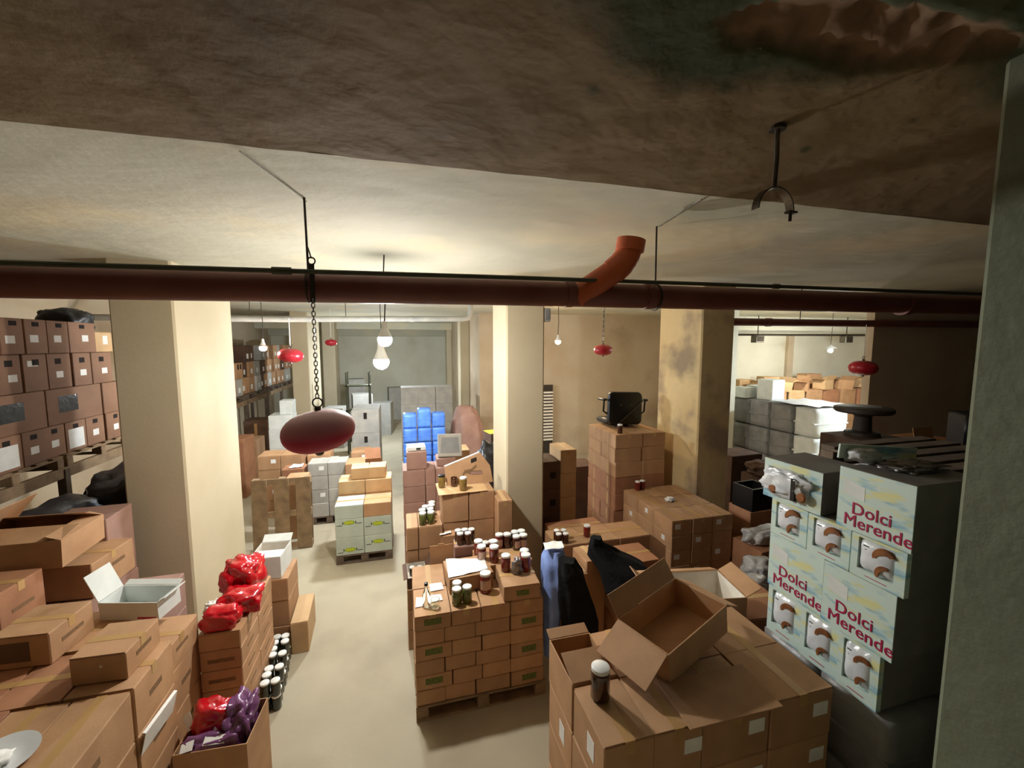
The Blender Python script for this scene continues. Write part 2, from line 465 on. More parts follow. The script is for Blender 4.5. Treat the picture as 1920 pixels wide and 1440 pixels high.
DROPPED = set(['big brown carton, second up in the left column at bottom left corner',
 'big brown carton, second up in the right column at bottom left corner',
 'big brown carton, third up in the left column at bottom left corner',
 'brown carton, fifth row, fourth from left, second layer, centre pallet',
 'brown carton, fifth row, second from left, second layer, chair stack',
 'brown carton, fifth row, third from left, second layer, centre pallet',
 'brown carton, first row, front layer, between jackets and wide low stack',
 'brown carton, fourth row, fourth from left, second layer, centre pallet',
 'brown carton, fourth row, fourth from left, second layer, front right pallet',
 'brown carton, fourth row, second from left, front layer, chair stack',
 'brown carton, fourth row, second from left, front layer, front right pallet',
 'brown carton, fourth row, second from left, second layer, chair stack',
 'brown carton, fourth row, second from left, second layer, front right pallet',
 'brown carton, fourth row, second from left, second layer, wide low stack at the damp pillar',
 'brown carton, fourth row, second from left, third layer, wide low stack at the damp pillar',
 'brown carton, fourth row, third from left, second layer, centre pallet',
 'brown carton, fourth row, third from left, second layer, front right pallet',
 'brown carton, fourth row, third from left, second layer, wide low stack at the damp pillar',
 'brown carton, fourth row, third from left, third layer, wide low stack at the damp pillar',
 'brown carton, fourth up, right column right behind centre pallet',
 'brown carton, fourth up, under the two small brown jars',
 'brown carton, second row, first from left, block left of the aisle, behind the white cartons',
 'brown carton, second row, first from left, front layer, front right pallet',
 'brown carton, second row, first from left, left of the middle pillar',
 'brown carton, second row, first from left, middle block below the big extinguisher',
 'brown carton, second row, first from left, row behind the front right pallet',
 'brown carton, second row, first from left, third layer, wide low stack at the damp pillar',
 'brown carton, second row, fourth from left, front layer, front right pallet',
 'brown carton, second row, fourth from left, second layer, centre pallet',
 'brown carton, second row, fourth from left, second layer, front right pallet',
 'brown carton, second row, front layer, between jackets and wide low stack',
 'brown carton, second row, second from left, block left of the aisle, behind the white cartons',
 'brown carton, second row, second from left, front layer, chair stack',
 'brown carton, second row, second from left, front layer, front right pallet',
 'brown carton, second row, second from left, left block behind the upright pallet',
 'brown carton, second row, second from left, left of the middle pillar',
 'brown carton, second row, second from left, low row right of the jar pallet',
 'brown carton, second row, second from left, middle block below the big extinguisher',
 'brown carton, second row, second from left, row behind the front right pallet',
 'brown carton, second row, second from left, second layer, chair stack',
 'brown carton, second row, second from left, second layer, front right pallet',
 'brown carton, second row, second from left, second layer, wide low stack at the damp pillar',
 'brown carton, second row, second from left, third layer, wide low stack at the damp pillar',
 'brown carton, second row, second from left, under the green jars behind centre pallet',
 'brown carton, second row, third from left, front layer, front right pallet',
 'brown carton, second row, third from left, low row right of the jar pallet',
 'brown carton, second row, third from left, middle block below the big extinguisher',
 'brown carton, second row, third from left, second layer, centre pallet',
 'brown carton, second row, third from left, second layer, front right pallet',
 'brown carton, second row, third from left, second layer, wide low stack at the damp pillar',
 'brown carton, second row, third from left, third layer, wide low stack at the damp pillar',
 'brown carton, second up at the far bottom left frame corner',
 'brown carton, second up, fourth column from right in the pile third row',
 'brown carton, second up, left column just behind the big front cartons',
 'brown carton, second up, middle column just behind the big front cartons',
 'brown carton, second up, middle column right behind centre pallet',
 'brown carton, second up, right column right behind centre pallet',
 'brown carton, second up, second column from right in the pile third row',
 'brown carton, second up, third column from right in the pile third row',
 'brown carton, second up, under the two small brown jars',
 'brown carton, seventh row, second from left, second layer, chair stack',
 'brown carton, sixth row, fourth from left, second layer, centre pallet',
 'brown carton, sixth row, second from left, second layer, chair stack',
 'brown carton, third row, first from left, block left of the aisle, behind the white cartons',
 'brown carton, third row, first from left, front layer, front right pallet',
 'brown carton, third row, first from left, middle block below the big extinguisher',
 'brown carton, third row, first from left, row behind the front right pallet',
 'brown carton, third row, fourth from left, front layer, front right pallet',
 'brown carton, third row, fourth from left, second layer, centre pallet',
 'brown carton, third row, fourth from left, second layer, front right pallet',
 'brown carton, third row, second from left, front layer, chair stack',
 'brown carton, third row, second from left, front layer, front right pallet',
 'brown carton, third row, second from left, middle block below the big extinguisher',
 'brown carton, third row, second from left, row behind the front right pallet',
 'brown carton, third row, second from left, second layer, chair stack',
 'brown carton, third row, second from left, second layer, front right pallet',
 'brown carton, third row, second from left, second layer, wide low stack at the damp pillar',
 'brown carton, third row, second from left, third layer, wide low stack at the damp pillar',
 'brown carton, third row, third from left, front layer, front right pallet',
 'brown carton, third row, third from left, middle block below the big extinguisher',
 'brown carton, third row, third from left, second layer, centre pallet',
 'brown carton, third row, third from left, second layer, front right pallet',
 'brown carton, third row, third from left, second layer, wide low stack at the damp pillar',
 'brown carton, third row, third from left, third layer, wide low stack at the damp pillar',
 'brown carton, third up at the far bottom left frame corner',
 'brown carton, third up, left column just behind the big front cartons',
 'brown carton, third up, middle column just behind the big front cartons',
 'brown carton, third up, middle column right behind centre pallet',
 'brown carton, third up, right column right behind centre pallet',
 'brown carton, third up, second column from right in the pile third row',
 'brown carton, third up, third column from right in the pile third row',
 'brown carton, third up, under the two small brown jars',
 'dark carton, second row, fourth from left, under the near rack',
 'dim brown carton, second up, nearest the mint boxes behind clear bags',
 'far grey carton block in the bluish back area, fifth in depth',
 'far grey carton block in the bluish back area, fourth in depth',
 'mauve brown carton, second up, first from right below the tilted cartons',
 'mauve brown carton, second up, second from right below the tilted cartons',
 'mauve brown carton, second up, third from right below the tilted cartons',
 'mauve brown carton, third up, second from right below the tilted cartons',
 'mauve brown carton, third up, third from right below the tilted cartons',
 'mauve carton, fifth row, fourth from left, mauve stack behind the tall cartons',
 'mauve carton, first row, fourth from left, mauve stack behind the tall cartons',
 'mauve carton, fourth row, fourth from left, mauve stack behind the tall cartons',
 'mauve carton, second row, fourth from left, mauve stack behind the tall cartons',
 'mauve carton, second row, second from left, mauve stack behind the tall cartons',
 'mauve carton, second row, third from left, mauve stack behind the tall cartons',
 'mauve carton, third row, fourth from left, mauve stack behind the tall cartons',
 'mauve carton, third row, second from left, mauve stack behind the tall cartons',
 'mauve carton, third row, third from left, mauve stack behind the tall cartons',
 'reddish brown carton, second row, second from left, front layer, under the right black jacket',
 'reddish brown carton, second row, second from left, second layer, under the right black jacket',
 'tall dim carton right of the cream pillar, first going back',
 'white printed carton, second row, left back, on dark aisle pallet'])
def carton(label, x, y, z, sx, sy, sz, m='card', rz=0.0, seam='x', tape=True, extra=(), group=None, flaps=True,
           name='carton', cat='carton', tilt=(0, 0)):
    """closed carton; x, y is the base centre, z the base. extra: (part name, material, face, u, v, w, h)"""
    if label in DROPPED: return None
    if label in MERGED: sz, flaps, tape, extra = MERGED[label], False, False, ()
    root = thing(name, label, cat, (x, y, z), (tilt[0], tilt[1], rz), group)
    r3 = lambda *a: tuple(round(t, 3) for t in a)
    hx, hy = sx / 2, sy / 2
    t = 0.004 if flaps else 0.0
    link('body', cmesh(('b', m, t) + r3(sx, sy, sz), lambda: MB().cham(-hx, hx, -hy, hy, 0, sz - t, 0.006).mesh('body', m)), root)
    if flaps:
        g = 0.002
        for sgn in (-1, 1):
            def mk():
                mb = MB()
                if seam == 'x':
                    a, b_ = (-hy + 0.002, -g) if sgn < 0 else (g, hy - 0.002)
                    mb.cham(-hx + 0.002, hx - 0.002, a, b_, sz - t, sz, 0.0012)
                else:
                    a, b_ = (-hx + 0.002, -g) if sgn < 0 else (g, hx - 0.002)
                    mb.cham(a, b_, -hy + 0.002, hy - 0.002, sz - t, sz, 0.0012)
                return mb.mesh('flap', m)
            link('flap', cmesh(('f', m, seam, sgn) + r3(sx, sy, sz), mk), root)
    if tape:
        def mk():
            mb = MB(); w = 0.024; e = 0.0012; dn = min(0.06, sz * 0.4)
            if seam == 'x':
                mb.box(-hx - e, hx + e, -w, w, sz, sz + e)
                mb.box(-hx - e, -hx, -w, w, sz - dn, sz); mb.box(hx, hx + e, -w, w, sz - dn, sz)
            else:
                mb.box(-w, w, -hy - e, hy + e, sz, sz + e)
                mb.box(-w, w, -hy - e, -hy, sz - dn, sz); mb.box(-w, w, hy, hy + e, sz - dn, sz)
            return mb.mesh('tape', 'tape')
        link('tape', cmesh(('t', seam) + r3(sx, sy, sz), mk), root)
    for (pn, pm, face, u, v, w, h) in extra:
        link(pn, cmesh((pn, pm, face) + r3(sx, sy, sz, u, v, w, h), lambda: rect_on(face, sx, sy, sz, u, v, w, h).mesh(pn, pm)), root)
    return root

def open_carton(label, x, y, z, sx, sy, sz, m='card', rz=0.0, flaps=(), tilt=(0, 0), group=None, inner=None, extra=(), name='open_carton', fl=None):
    """carton without lid: five thick panels; flaps: (side, opening angle in degrees from closed, length)"""
    root = thing(name, label, 'carton', (x, y, z), (tilt[0], tilt[1], rz), group)
    hx, hy, t = sx / 2, sy / 2, 0.006
    mb = MB()
    mb.box(-hx, hx, -hy, hy, 0, t)
    mb.box(-hx, hx, -hy, -hy + t, t, sz); mb.box(-hx, hx, hy - t, hy, t, sz)
    mb.box(-hx, -hx + t, -hy + t, hy - t, t, sz); mb.box(hx - t, hx, -hy + t, hy - t, t, sz)
    mb.build('body', m, root)
    if inner:
        mb = MB(); i = 0.0015
        mb.box(-hx + t, hx - t, -hy + t, -hy + t + i, t, sz - 0.004); mb.box(-hx + t, hx - t, hy - t - i, hy - t, t, sz - 0.004)
        mb.box(-hx + t, -hx + t + i, -hy + t + i, hy - t - i, t, sz - 0.004); mb.box(hx - t - i, hx - t, -hy + t + i, hy - t - i, t, sz - 0.004)
        mb.box(-hx + t, hx - t, -hy + t, hy - t, t, t + i)
        mb.build('lining', inner, root)
    for (side, ang, ln) in flaps:
        L_ = sx if side in 'fb' else sy
        me = MB().cham(-L_ / 2 + 0.004, L_ / 2 - 0.004, 0.002, ln, -0.003, 0.003, 0.0012).mesh('flap', fl or m)
        rzf = {'f': 0, 'b': math.pi, 'l': -math.pi / 2, 'r': math.pi / 2}[side]
        lc = {'f': (0, -hy, sz), 'b': (0, hy, sz), 'l': (-hx, 0, sz), 'r': (hx, 0, sz)}[side]
        o = link('flap', me, root)
        o.matrix_local = Matrix.Translation(lc) @ Matrix.Rotation(rzf, 4, 'Z') @ Matrix.Rotation(R(ang), 4, 'X')
    for (pn, pm, face, u, v, w, h) in extra:
        rect_on(face, sx, sy, sz, u, v, w, h).build(pn, pm, root)
    return root

def jit(a): return random.uniform(-a, a)

def stack(where, group, x0, y0, z0, cols, deps, rows, m='card', seam='x', adj='brown', extra=None, tape=True, flaps=True,
          skip=lambda r, c, d: False, ja=0.012, layer=('front layer', 'second layer', 'third layer'), mats=None):
    """cartons in rows, columns and layers; cols may be a list per row"""
    z = z0
    for r, h in enumerate(rows):
        cw = cols[r % len(cols)] if isinstance(cols[0], (list, tuple)) else cols
        y = y0
        for d, dp in enumerate(deps):
            x = x0
            for c, w in enumerate(cw):
                if not skip(r, c, d):
                    lay = (', ' + layer[d]) if len(deps) > 1 else ''
                    cc = ', ' + ORD[c + 1] + ' from left' if len(cw) > 1 else ''
                    lab = f'{adj} carton, {ORD[r + 1]} row{cc}{lay}, {where}'
                    ex = extra(r, c, d) if extra else ()
                    mm = mats(r, c, d) if mats else m
                    carton(lab, x + w / 2 + jit(0.003), y + dp / 2 + (jit(0.004) if d else random.uniform(0, 0.008)), z, w - 0.006, dp - 0.006, h - 0.0015,
                           mm, jit(ja), seam, tape and r == len(rows) - 1, ex, group, flaps and r == len(rows) - 1)
                x += w
            y += dp
        z += h

def pallet(label, x0, y0, z0, sx, sy, h=0.13, m='wood', group=None, rot=(0, 0, 0), nb=7, name='wooden_pallet'):
    """four-way pallet: deck boards, stringers, blocks, bottom boards; long deck boards run along x"""
    root = thing(name, label, 'pallet', (x0 + sx / 2, y0 + sy / 2, z0), rot, group)
    hx, hy = sx / 2, sy / 2
    bw = sy / (nb + (nb - 1) * 0.45)
    top = cmesh(('pb', m, sx, bw), lambda: MB().cham(-hx, hx, -bw / 2, bw / 2, -0.009, 0.009, 0.002).mesh('board', m))
    for i in range(nb):
        link('board', top, root, (0, -hy + bw / 2 + i * (sy - bw) / (nb - 1), h - 0.009))
    st = cmesh(('ps', m, sy), lambda: MB().cham(-0.045, 0.045, -hy, hy, -0.009, 0.009, 0.002).mesh('stringer', m))
    blk = cmesh(('pk', m, h), lambda: MB().cham(-0.05, 0.05, -0.045, 0.045, 0.018, h - 0.036, 0.003).mesh('block', m))
    bb = cmesh(('pt', m, sx), lambda: MB().cham(-hx, hx, -0.045, 0.045, 0, 0.018, 0.002).mesh('bottom_board', m))
    for i in (-1, 0, 1):
        link('stringer', st, root, (i * (hx - 0.05), 0, h - 0.027))
        link('bottom_board', bb, root, (0, i * (hy - 0.045), 0))
        for j in (-1, 0, 1):
            link('block', blk, root, (i * (hx - 0.05), j * (hy - 0.045), 0))
    return root

# ================================================================ STRUCTURE
ZC = 3.88
YC = 1.97
struct('floor', MB().box(-5.2, 16.2, -8.0, 22.3, -0.2, 0), 'floor')

def ceiling_grid(name, x0, x1, nx, y0, y1, ny, zf, m, amp, thick=0.25):
    v, f = [], []
    for j in range(ny + 1):
        for i in range(nx + 1):
            x = x0 + (x1 - x0) * i / nx; y = y0 + (y1 - y0) * j / ny
            v.append((x, y, zf(x, y) + amp * noise.noise(Vector((x * 1.3, y * 1.3, 3.1)))))
    for j in range(ny):
        for i in range(nx):
            a = j * (nx + 1) + i
            f.append((a, a + nx + 1, a + nx + 2, a + 1))
    n0 = len(v)
    for (x, y) in ((x0, y0), (x1, y0), (x1, y1), (x0, y1)):
        v.append((x, y, zf(x, y) + thick + 0.05))
    f.append((n0, n0 + 1, n0 + 2, n0 + 3))
    me = bpy.data.meshes.new(name); me.from_pydata(v, [], f)
    me.materials.append(M[m]); me.shade_smooth()
    o = link(name, me)
    o['kind'] = 'structure'
    return o, v
ceiling_grid('ceiling', -5.2, 16.2, 160, YC, 22.3, 150, lambda x, y: ZC, 'ceiling', 0.012)

def near_z(x, y):
    t = YC - y
    z = ZC + 0.124 * t
    return z
def broken_mask(x, y):
    d = max(0.0, 1 - ((x - 1.36) / 0.55) ** 2 - ((y - (1.02 - 0.12 * (x - 1.3))) / 0.13) ** 2)
    n = noise.noise(Vector((x * 4.2, y * 5.0, 1.7))) + 0.5 * noise.noise(Vector((x * 11, y * 11, 4.0)))
    return max(0.0, min(1.0, (d + 0.5 * n - 0.30) * 6)) if d > 0 else 0.0
def near_zf(x, y):
    b = broken_mask(x, y)
    return near_z(x, y) + b * (0.022 + 0.03 * noise.noise(Vector((x * 16, y * 16, 0)))) + 0.004 * noise.noise(Vector((x * 5, y * 5, 9)))
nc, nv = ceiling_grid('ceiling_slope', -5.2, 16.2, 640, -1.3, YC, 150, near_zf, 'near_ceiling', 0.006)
me = nc.data
at1 = me.attributes.new('mould', 'FLOAT', 'POINT'); at2 = me.attributes.new('broken', 'FLOAT', 'POINT')
mv, bv = [], []
for (x, y, z) in nv:
    n = noise.noise(Vector((x * 1.9, y * 1.9, 7.3))) * 0.30 + noise.noise(Vector((x * 6, y * 6, 2.3))) * 0.10 + noise.noise(Vector((x * 22, y * 22, 5.3))) * 0.05
    edge = 1.13 + 0.16 * math.exp(-((x - 1.0) / 0.45) ** 2)
    dx = max(0.0, min(1.0, (x - 0.05) / 0.5))
    mo = (edge - y + n * 0.45) * 9 * dx
    sp = noise.noise(Vector((x * 9, y * 9, 12.0)))
    mo = max(mo, (sp - 0.52) * 6 if y < 1.55 else 0)
    mv.append(max(0.0, min(1.0, mo)) * 0.95); bv.append(broken_mask(x, y))
at1.data.foreach_set('value', mv); at2.data.foreach_set('value', bv)

struct('wall_left', MB().box(-5.2, -4.9, -8.0, 22.3, 0, 4.4), 'wall')
struct('wall_back', MB().box(-4.9, 2.0, 18.6, 18.9, 0, 3.95), 'wall_white')
struct('wall_middle', MB().box(2.0, 7.35, 10.8, 22.3, 0, 3.95), 'wall')
struct('wall_room_back', MB().box(7.35, 16.2, 10.8, 11.1, 0, 3.95), 'wall_white')
struct('wall_partition', MB().box(7.35, 7.5, 8.05, 10.8, 0, 3.95), 'wall_white')  # added unseen screen that keeps the bright room's light from spilling
struct('wall_near_right', MB().box(7.16, 16.2, 4.95, 5.07, 0, 3.95), 'wall')
struct('wall_right', MB().box(15.9, 16.2, -8.0, 10.8, 0, 4.4), 'wall')
struct('wall_camera_side', MB().box(-4.9, 15.9, -8.0, -7.8, 0, 4.5), 'wall')
struct('floor_landing', MB().box(-4.9, 1.91, -7.8, 0.55, 0, 1.5), 'floor')  # landing below the camera, added out of view to cut floor bounce
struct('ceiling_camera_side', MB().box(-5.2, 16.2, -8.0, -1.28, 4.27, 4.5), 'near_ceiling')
struct('trim_1', MB().cham(11.9, 12.12, 10.68, 10.8, 0, 3.4, 0.01), 'wall')
struct('trim_2', MB().cham(7.5, 15.9, 10.2, 10.8, 3.38, 3.95, 0.02), 'wall_white')
struct('trim_3', MB().cham(-4.9, 2.0, 16.6, 17.0, 3.62, 3.95, 0.02), 'ceiling')
struct('trim_4', MB().cham(-4.9, 2.0, 18.2, 18.6, 3.40, 3.95, 0.02), 'ceiling')
struct('trim_5', MB().cham(1.72, 2.0, 12.4, 12.9, 0, 3.95, 0.015), 'pillar')
struct('trim_6', MB().cham(1.80, 2.0, 16.8, 17.3, 0, 3.95, 0.015), 'pillar')

def pillar(name, label, x0, x1, y0, y1, m, z1=3.93):
    mb = MB().cham(x0, x1, y0, y1, 0, z1, 0.018)
    o = mb.build(name, m)
    return tag(o, label, 'pillar')
pillar('concrete_pillar', 'cream painted square pillar beside the left carton rack', -2.61, -2.09, 4.8, 6.25, 'pillar')
pillar('concrete_pillar', 'cream pillar standing between the jar cartons and brown back wall', 1.21, 1.68, 4.8, 5.55, 'pillar')
pillar('concrete_pillar', 'damp-stained cream pillar right of the chair stack', 3.89, 4.41, 4.8, 5.75, 'old_pillar')
pillar('concrete_pillar', 'far cream pillar beyond the left rack, behind the small red extinguisher', -2.62, -2.22, 11.6, 13.2, 'pillar')
pillar('concrete_pillar', 'farthest pale narrow pillar left of the bright bulb', -2.62, -2.2, 16.0, 17.0, 'pillar')
pillar('concrete_pillar', 'grey-green rough pillar close to camera at right edge', 1.91, 2.7, 0.3, 1.0, 'near_pillar', 4.02)

# ================================================================ PIPES, HANGERS, EXTINGUISHERS, BULBS
PY, PZ, PR = 2.55, 3.41, 0.078
dp = thing('drain_pipe', 'long red-brown drain pipe hung under the ceiling across the front', 'pipe', (0, PY, PZ))
MB().tube([(-4.9, 0, -0.03), (-1.7, 0, -0.02), (0.5, 0, 0), (2.7, 0, 0.008), (6.6, 0, 0.03)], PR, 28, True).build('pipe_run', 'pipe', dp, True)
def collar(x, w, r=PR + 0.008, z=0.0):
    return MB().tube([(x - w / 2, 0, z), (x + w / 2, 0, z)], r, 28, True)
for x, w in ((1.05, 0.05), (1.62, 0.05), (4.0, 0.07)):
    collar(x, w, z=0.006).build('socket', 'pipe', dp, True)
br = MB().tube([(1.10, -0.0, -0.01), (1.19, -0.04, 0.05), (1.28, -0.075, 0.115), (1.33, -0.095, 0.15)], [PR * 0.98, PR * 0.99, PR * 0.98, PR * 0.98], 24).build('branch', 'pipe_orange', dp, True)
MB().tube([(1.31, -0.088, 0.137), (1.36, -0.11, 0.185), (1.395, -0.125, 0.24), (1.405, -0.13, 0.28)], [PR * 1.06, PR * 1.05, PR * 1.0, PR * 0.98], 24).build('elbow', 'pipe_orange', br, True)
MB().tube([(1.403, -0.129, 0.265), (1.413, -0.133, 0.335)], PR * 1.13, 24).build('end_socket', 'pipe_orange', br, True)
for x in (-0.47, 1.68):
    st = MB().torus(PR + 0.006, 0.007, 28, 6, mx=Matrix.Translation((x, 0, 0.0)) @ Matrix.Rotation(math.pi / 2, 4, 'Y')).build('strap', 'metal_dark', dp, True)
    MB().tube([(x, 0, PR), (x - 0.004, 0, ZC - PZ + 0.02)], 0.006, 8).build('hanger_rod', 'metal_dark', dp)
MB().tube([(-0.475, 0.06, ZC - PZ - 0.004), (-0.53, -0.2, ZC - PZ - 0.0), (-0.61, -0.52, ZC - PZ + 0.004)], 0.0045, 6).build('tie_wire', 'metal', dp)
MB().tube([(1.68, 0.0, ZC - PZ - 0.008), (1.58, -0.55, ZC - PZ - 0.012)], 0.003, 6).build('tie_wire', 'metal', dp)
cd = thing('conduit', 'thin dark green conduit running just above the drain pipe', 'conduit', (0, 2.44, 3.50))
MB().tube([(-4.9, 0, -0.06), (-1.7, 0, -0.042), (0.5, 0, -0.016), (2.6, 0, 0.0), (6.5, 0, 0.02)], 0.013, 10, True).build('tube', 'conduit', cd, True)
MB().tube([(-0.62, 0, -0.029), (-0.53, 0, -0.028)], 0.019, 12).build('coupling', 'conduit', cd, True)
MB().tube([(2.55, 0, 0.0), (2.60, 0, 0.0)], 0.018, 12).build('coupling', 'conduit', cd, True)

hg = thing('pipe_hanger', 'empty steel half-ring pipe hanger on a threaded rod under ceiling', 'hanger', (1.46, 1.42, 3.63))
MB().lathe([(0.03, 0.306), (0.03, 0.318)], 16).build('ceiling_plate', 'metal_dark', hg)
MB().tube([(0, 0, 0.085), (0.004, 0, 0.2), (0, 0, 0.31)], 0.009, 8).build('rod', 'metal', hg)
mb = MB()
n = 20
for k in range(n):
    a0, a1 = math.pi * k / n, math.pi * (k + 1) / n
    v = []
    for a in (a0, a1):
        for r_ in (0.083, 0.088):
            for yy in (-0.018, 0.018):
                v.append((r_ * math.cos(a), yy, r_ * math.sin(a)))
    mb.add(v, [(0, 1, 3, 2), (4, 6, 7, 5), (0, 4, 5, 1), (2, 3, 7, 6), (0, 2, 6, 4), (1, 5, 7, 3)])
mb.build('half_ring', 'metal', hg)
MB().tube([(0.088, 0, -0.035), (0.088, 0, 0.012)], 0.006, 8).build('bolt', 'metal_dark', hg)
MB().box(0.07, 0.112, -0.012, 0.012, -0.004, 0.003).build('ear', 'metal_dark', hg)

rp = thing('drain_pipe', 'second red drain pipe passing high in front of the right opening', 'pipe', (0, 4.87, 3.40))
MB().tube([(4.40, 0, -0.005), (6.5, 0, 0.0), (11.5, 0, 0.02)], 0.052, 20).build('pipe_run', 'pipe', rp, True)
MB().tube([(5.0, 0, -0.003), (5.08, 0, -0.003)], 0.06, 20).build('socket', 'pipe', rp, True)
MB().tube([(5.6, 0, 0.05), (5.6, 0, ZC - 3.39)], 0.006, 8).build('hanger_rod', 'metal_dark', rp)
fp = thing('ceiling_pipe', 'grey pipe under the far ceiling ending in an elbow at side wall', 'pipe', (0, 8.0, 3.53))
MB().tube([(-4.7, 0, -0.03), (-1.8, 0, -0.02), (1.15, 0, 0.03), (1.27, 0.02, 0.05), (1.32, 0.05, 0.12), (1.33, 0.06, 0.36)], 0.05, 16).build('pipe_run', 'card_grey', fp, True)
MB().tube([(0.2, 0, 0.012), (0.27, 0, 0.013)], 0.058, 16).build('socket', 'card_grey', fp, True)
for x in (-2.4, -0.9):
    MB().tube([(x, 0, 0.0), (x, 0, 0.37)], 0.006, 6).build('hanger_rod', 'metal_dark', fp)
fp2 = thing('ceiling_pipe', 'thin dark pipe under the bright right room ceiling', 'pipe', (0, 9.9, 3.34))
MB().tube([(7.5, 0, 0), (15.5, 0, 0.02)], 0.03, 10).build('pipe_run', 'metal_dark', fp2, True)
for nm, x, lab in (('junction_box', 9.7, 'left grey junction box hung under bright room ceiling'), ('junction_box', 12.95, 'right grey junction box hung under bright room ceiling')):
    o = thing(nm, lab, 'junction box', (x, 9.7, 3.12))
    MB().cham(-0.14, 0.14, -0.1, 0.1, 0, 0.2, 0.01).build('casing', 'metal', o)
    MB().box(-0.1, 0.1, -0.112, -0.1, 0.03, 0.17).build('cover', 'metal_dark', o)
    MB().tube([(0, 0, 0.2), (0, 0, 0.765)], 0.012, 8).build('bracket', 'metal_dark', o)

def extinguisher(label, loc, r, ztop, links, tilt=(0, 0, 0), twotone=False, lw=0.012, lr=0.004, matl='ext_red'):
    """mushroom-shaped automatic extinguisher on a chain; loc is the tank centre"""
    o = thing('ceiling_extinguisher', label, 'extinguisher', loc, (0, 0, 0), 'automatic ceiling extinguishers')
    rz = r * 0.60
    prof = []
    for k in range(1, 15):
        a = -math.pi / 2 + math.pi * k / 15
        c, s_ = math.cos(a), math.sin(a)
        prof.append((r * (c ** 0.82), rz * math.copysign(abs(s_) ** 0.95, s_)))
    rot = Euler(tilt).to_matrix().to_4x4()
    MB().lathe(prof, 36, rot).build('tank', 'ext_dusty' if twotone else matl, o, True)
    MB().lathe([(r * 0.09, rz * 0.9), (r * 0.09, rz * 1.16)], 12).build('neck', 'metal_dark', o, True)
    MB().lathe([(r * 0.06, -rz * 1.2), (r * 0.12, -rz * 1.12), (r * 0.12, -rz * 0.95)], 12).build('nozzle', 'metal', o, True)
    er = r * 0.13
    MB().torus(er, er * 0.16, 20, 8, mx=Matrix.Translation((0, 0, rz * 1.16 + er)) @ Matrix.Rotation(math.pi / 2, 4, 'X')).build('eye_ring', 'metal_dark', o, True)
    zb, zt = rz * 1.16 + er * 2, ztop - loc[2]
    if links:
        step = (zt - zb) / links
        def lk():
            pts = []
            h = step * 0.62
            for k in range(16):
                a = 2 * math.pi * k / 16
                pts.append((lw * math.cos(a), 0, math.copysign(h - lw, math.sin(a)) + lw * math.sin(a)))
            pts.append(pts[0])
            return MB().tube(pts, lr, 6, False).mesh('chain_link', 'metal', True)
        me_ = lk()
        for k in range(links):
            link('chain_link', me_, o, (0, 0, zb + step * (k + 0.5)), (0, 0, (k % 2) * math.pi / 2))
    else:
        MB().tube([(0, 0, zb - er), (0, 0, zt)], lr, 8).build('hanger_rod', 'white_plastic', o)
    return o
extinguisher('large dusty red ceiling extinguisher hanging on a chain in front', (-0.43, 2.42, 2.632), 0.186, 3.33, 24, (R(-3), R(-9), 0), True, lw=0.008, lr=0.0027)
extinguisher('bright red ceiling extinguisher hanging before the far left pillar', (-1.70, 7.5, 2.905), 0.19, 3.50, 0, (0, R(4), 0), lw=0.014, lr=0.008)
extinguisher('tiny red extinguisher hanging farthest away before the pale pillar', (-1.52, 10.5, 3.12), 0.13, 3.88, 0, lr=0.006)
extinguisher('red ceiling extinguisher hanging in front of the brown back wall', (3.32, 6.5, 2.99), 0.155, 3.88, 9, lw=0.014, lr=0.005)
extinguisher('dark red extinguisher hanging at the dim right wall corner', (6.05, 4.28, 2.77), 0.165, 3.35, 0, (0, R(5), 0), lr=0.004)

def bulb(label, x, y, zb, ztop, r, color, strength, shade=False, wire=0.006, name='light_bulb'):
    """hanging lamp: wire, holder, glowing bulb"""
    o = thing(name, label, 'light bulb', (x, y, zb))
    m_ = bpy.data.materials.new('lamp_glow'); m_.use_nodes = True
    N = m_.node_tree.nodes
    b = N['Principled BSDF']
    b.inputs['Base Color'].default_value = (1, 1, 1, 1)
    b.inputs['Emission Color'].default_value = (*color, 1)
    b.inputs['Emission Strength'].default_value = strength / (r / 0.06) ** 2
    prof = []
    for k in range(1, 13):
        a = -math.pi / 2 + math.pi * 0.60 * k / 12
        prof.append((r * math.cos(a), r * math.sin(a)))
    MB().lathe(prof, 20).build('globe', m_, o, True)
    t = prof[-1]
    MB().lathe([(t[0] * 1.01, t[1]), (t[0] * 1.02, t[1] + r * 0.12), (r * 0.62, t[1] + r * 0.9), (r * 0.42, t[1] + r * 1.5), (r * 0.42, t[1] + r * 2.0), (r * 0.3, t[1] + r * 2.3)], 16).build('holder', 'white_plastic', o, True)
    if shade:
        MB().lathe([(r * 2.6, r * 0.9), (r * 2.4, r * 1.2), (r * 0.8, r * 2.2), (r * 0.4, r * 2.4)], 24).build('shade', 'white_plastic', o, True)
    h = ztop - zb
    MB().tube([(0, 0, t[1] + r * 2.2), (0.012, 0, h * 0.5), (0.004, 0, h * 0.8), (0.012, 0, h)], wire, 6).build('wire', 'metal_dark', o)
    return o
bulb('brightest cool white bulb hanging on a wire in middle aisle', -0.285, 7.0, 2.81, 3.885, 0.12, (0.86, 0.94, 1.0), LIGHT['main'])
bulb('distant bulb hanging in line behind the brightest bulb', -0.52, 13.0, 2.62, 3.885, 0.09, (0.80, 0.90, 1.0), LIGHT['back'])  # added fill bulb brightening the far area, out of the camera's sight
bulb('smaller bulb hanging just above the brightest one, nearer the camera', -0.125, 4.0, 3.135, 3.885, 0.062, (1.0, 0.97, 0.92), LIGHT['near'])
bulb('white bulb glowing beside the far left rack', -2.12, 7.6, 3.03, 3.885, 0.055, (1.0, 0.96, 0.88), LIGHT['left'])
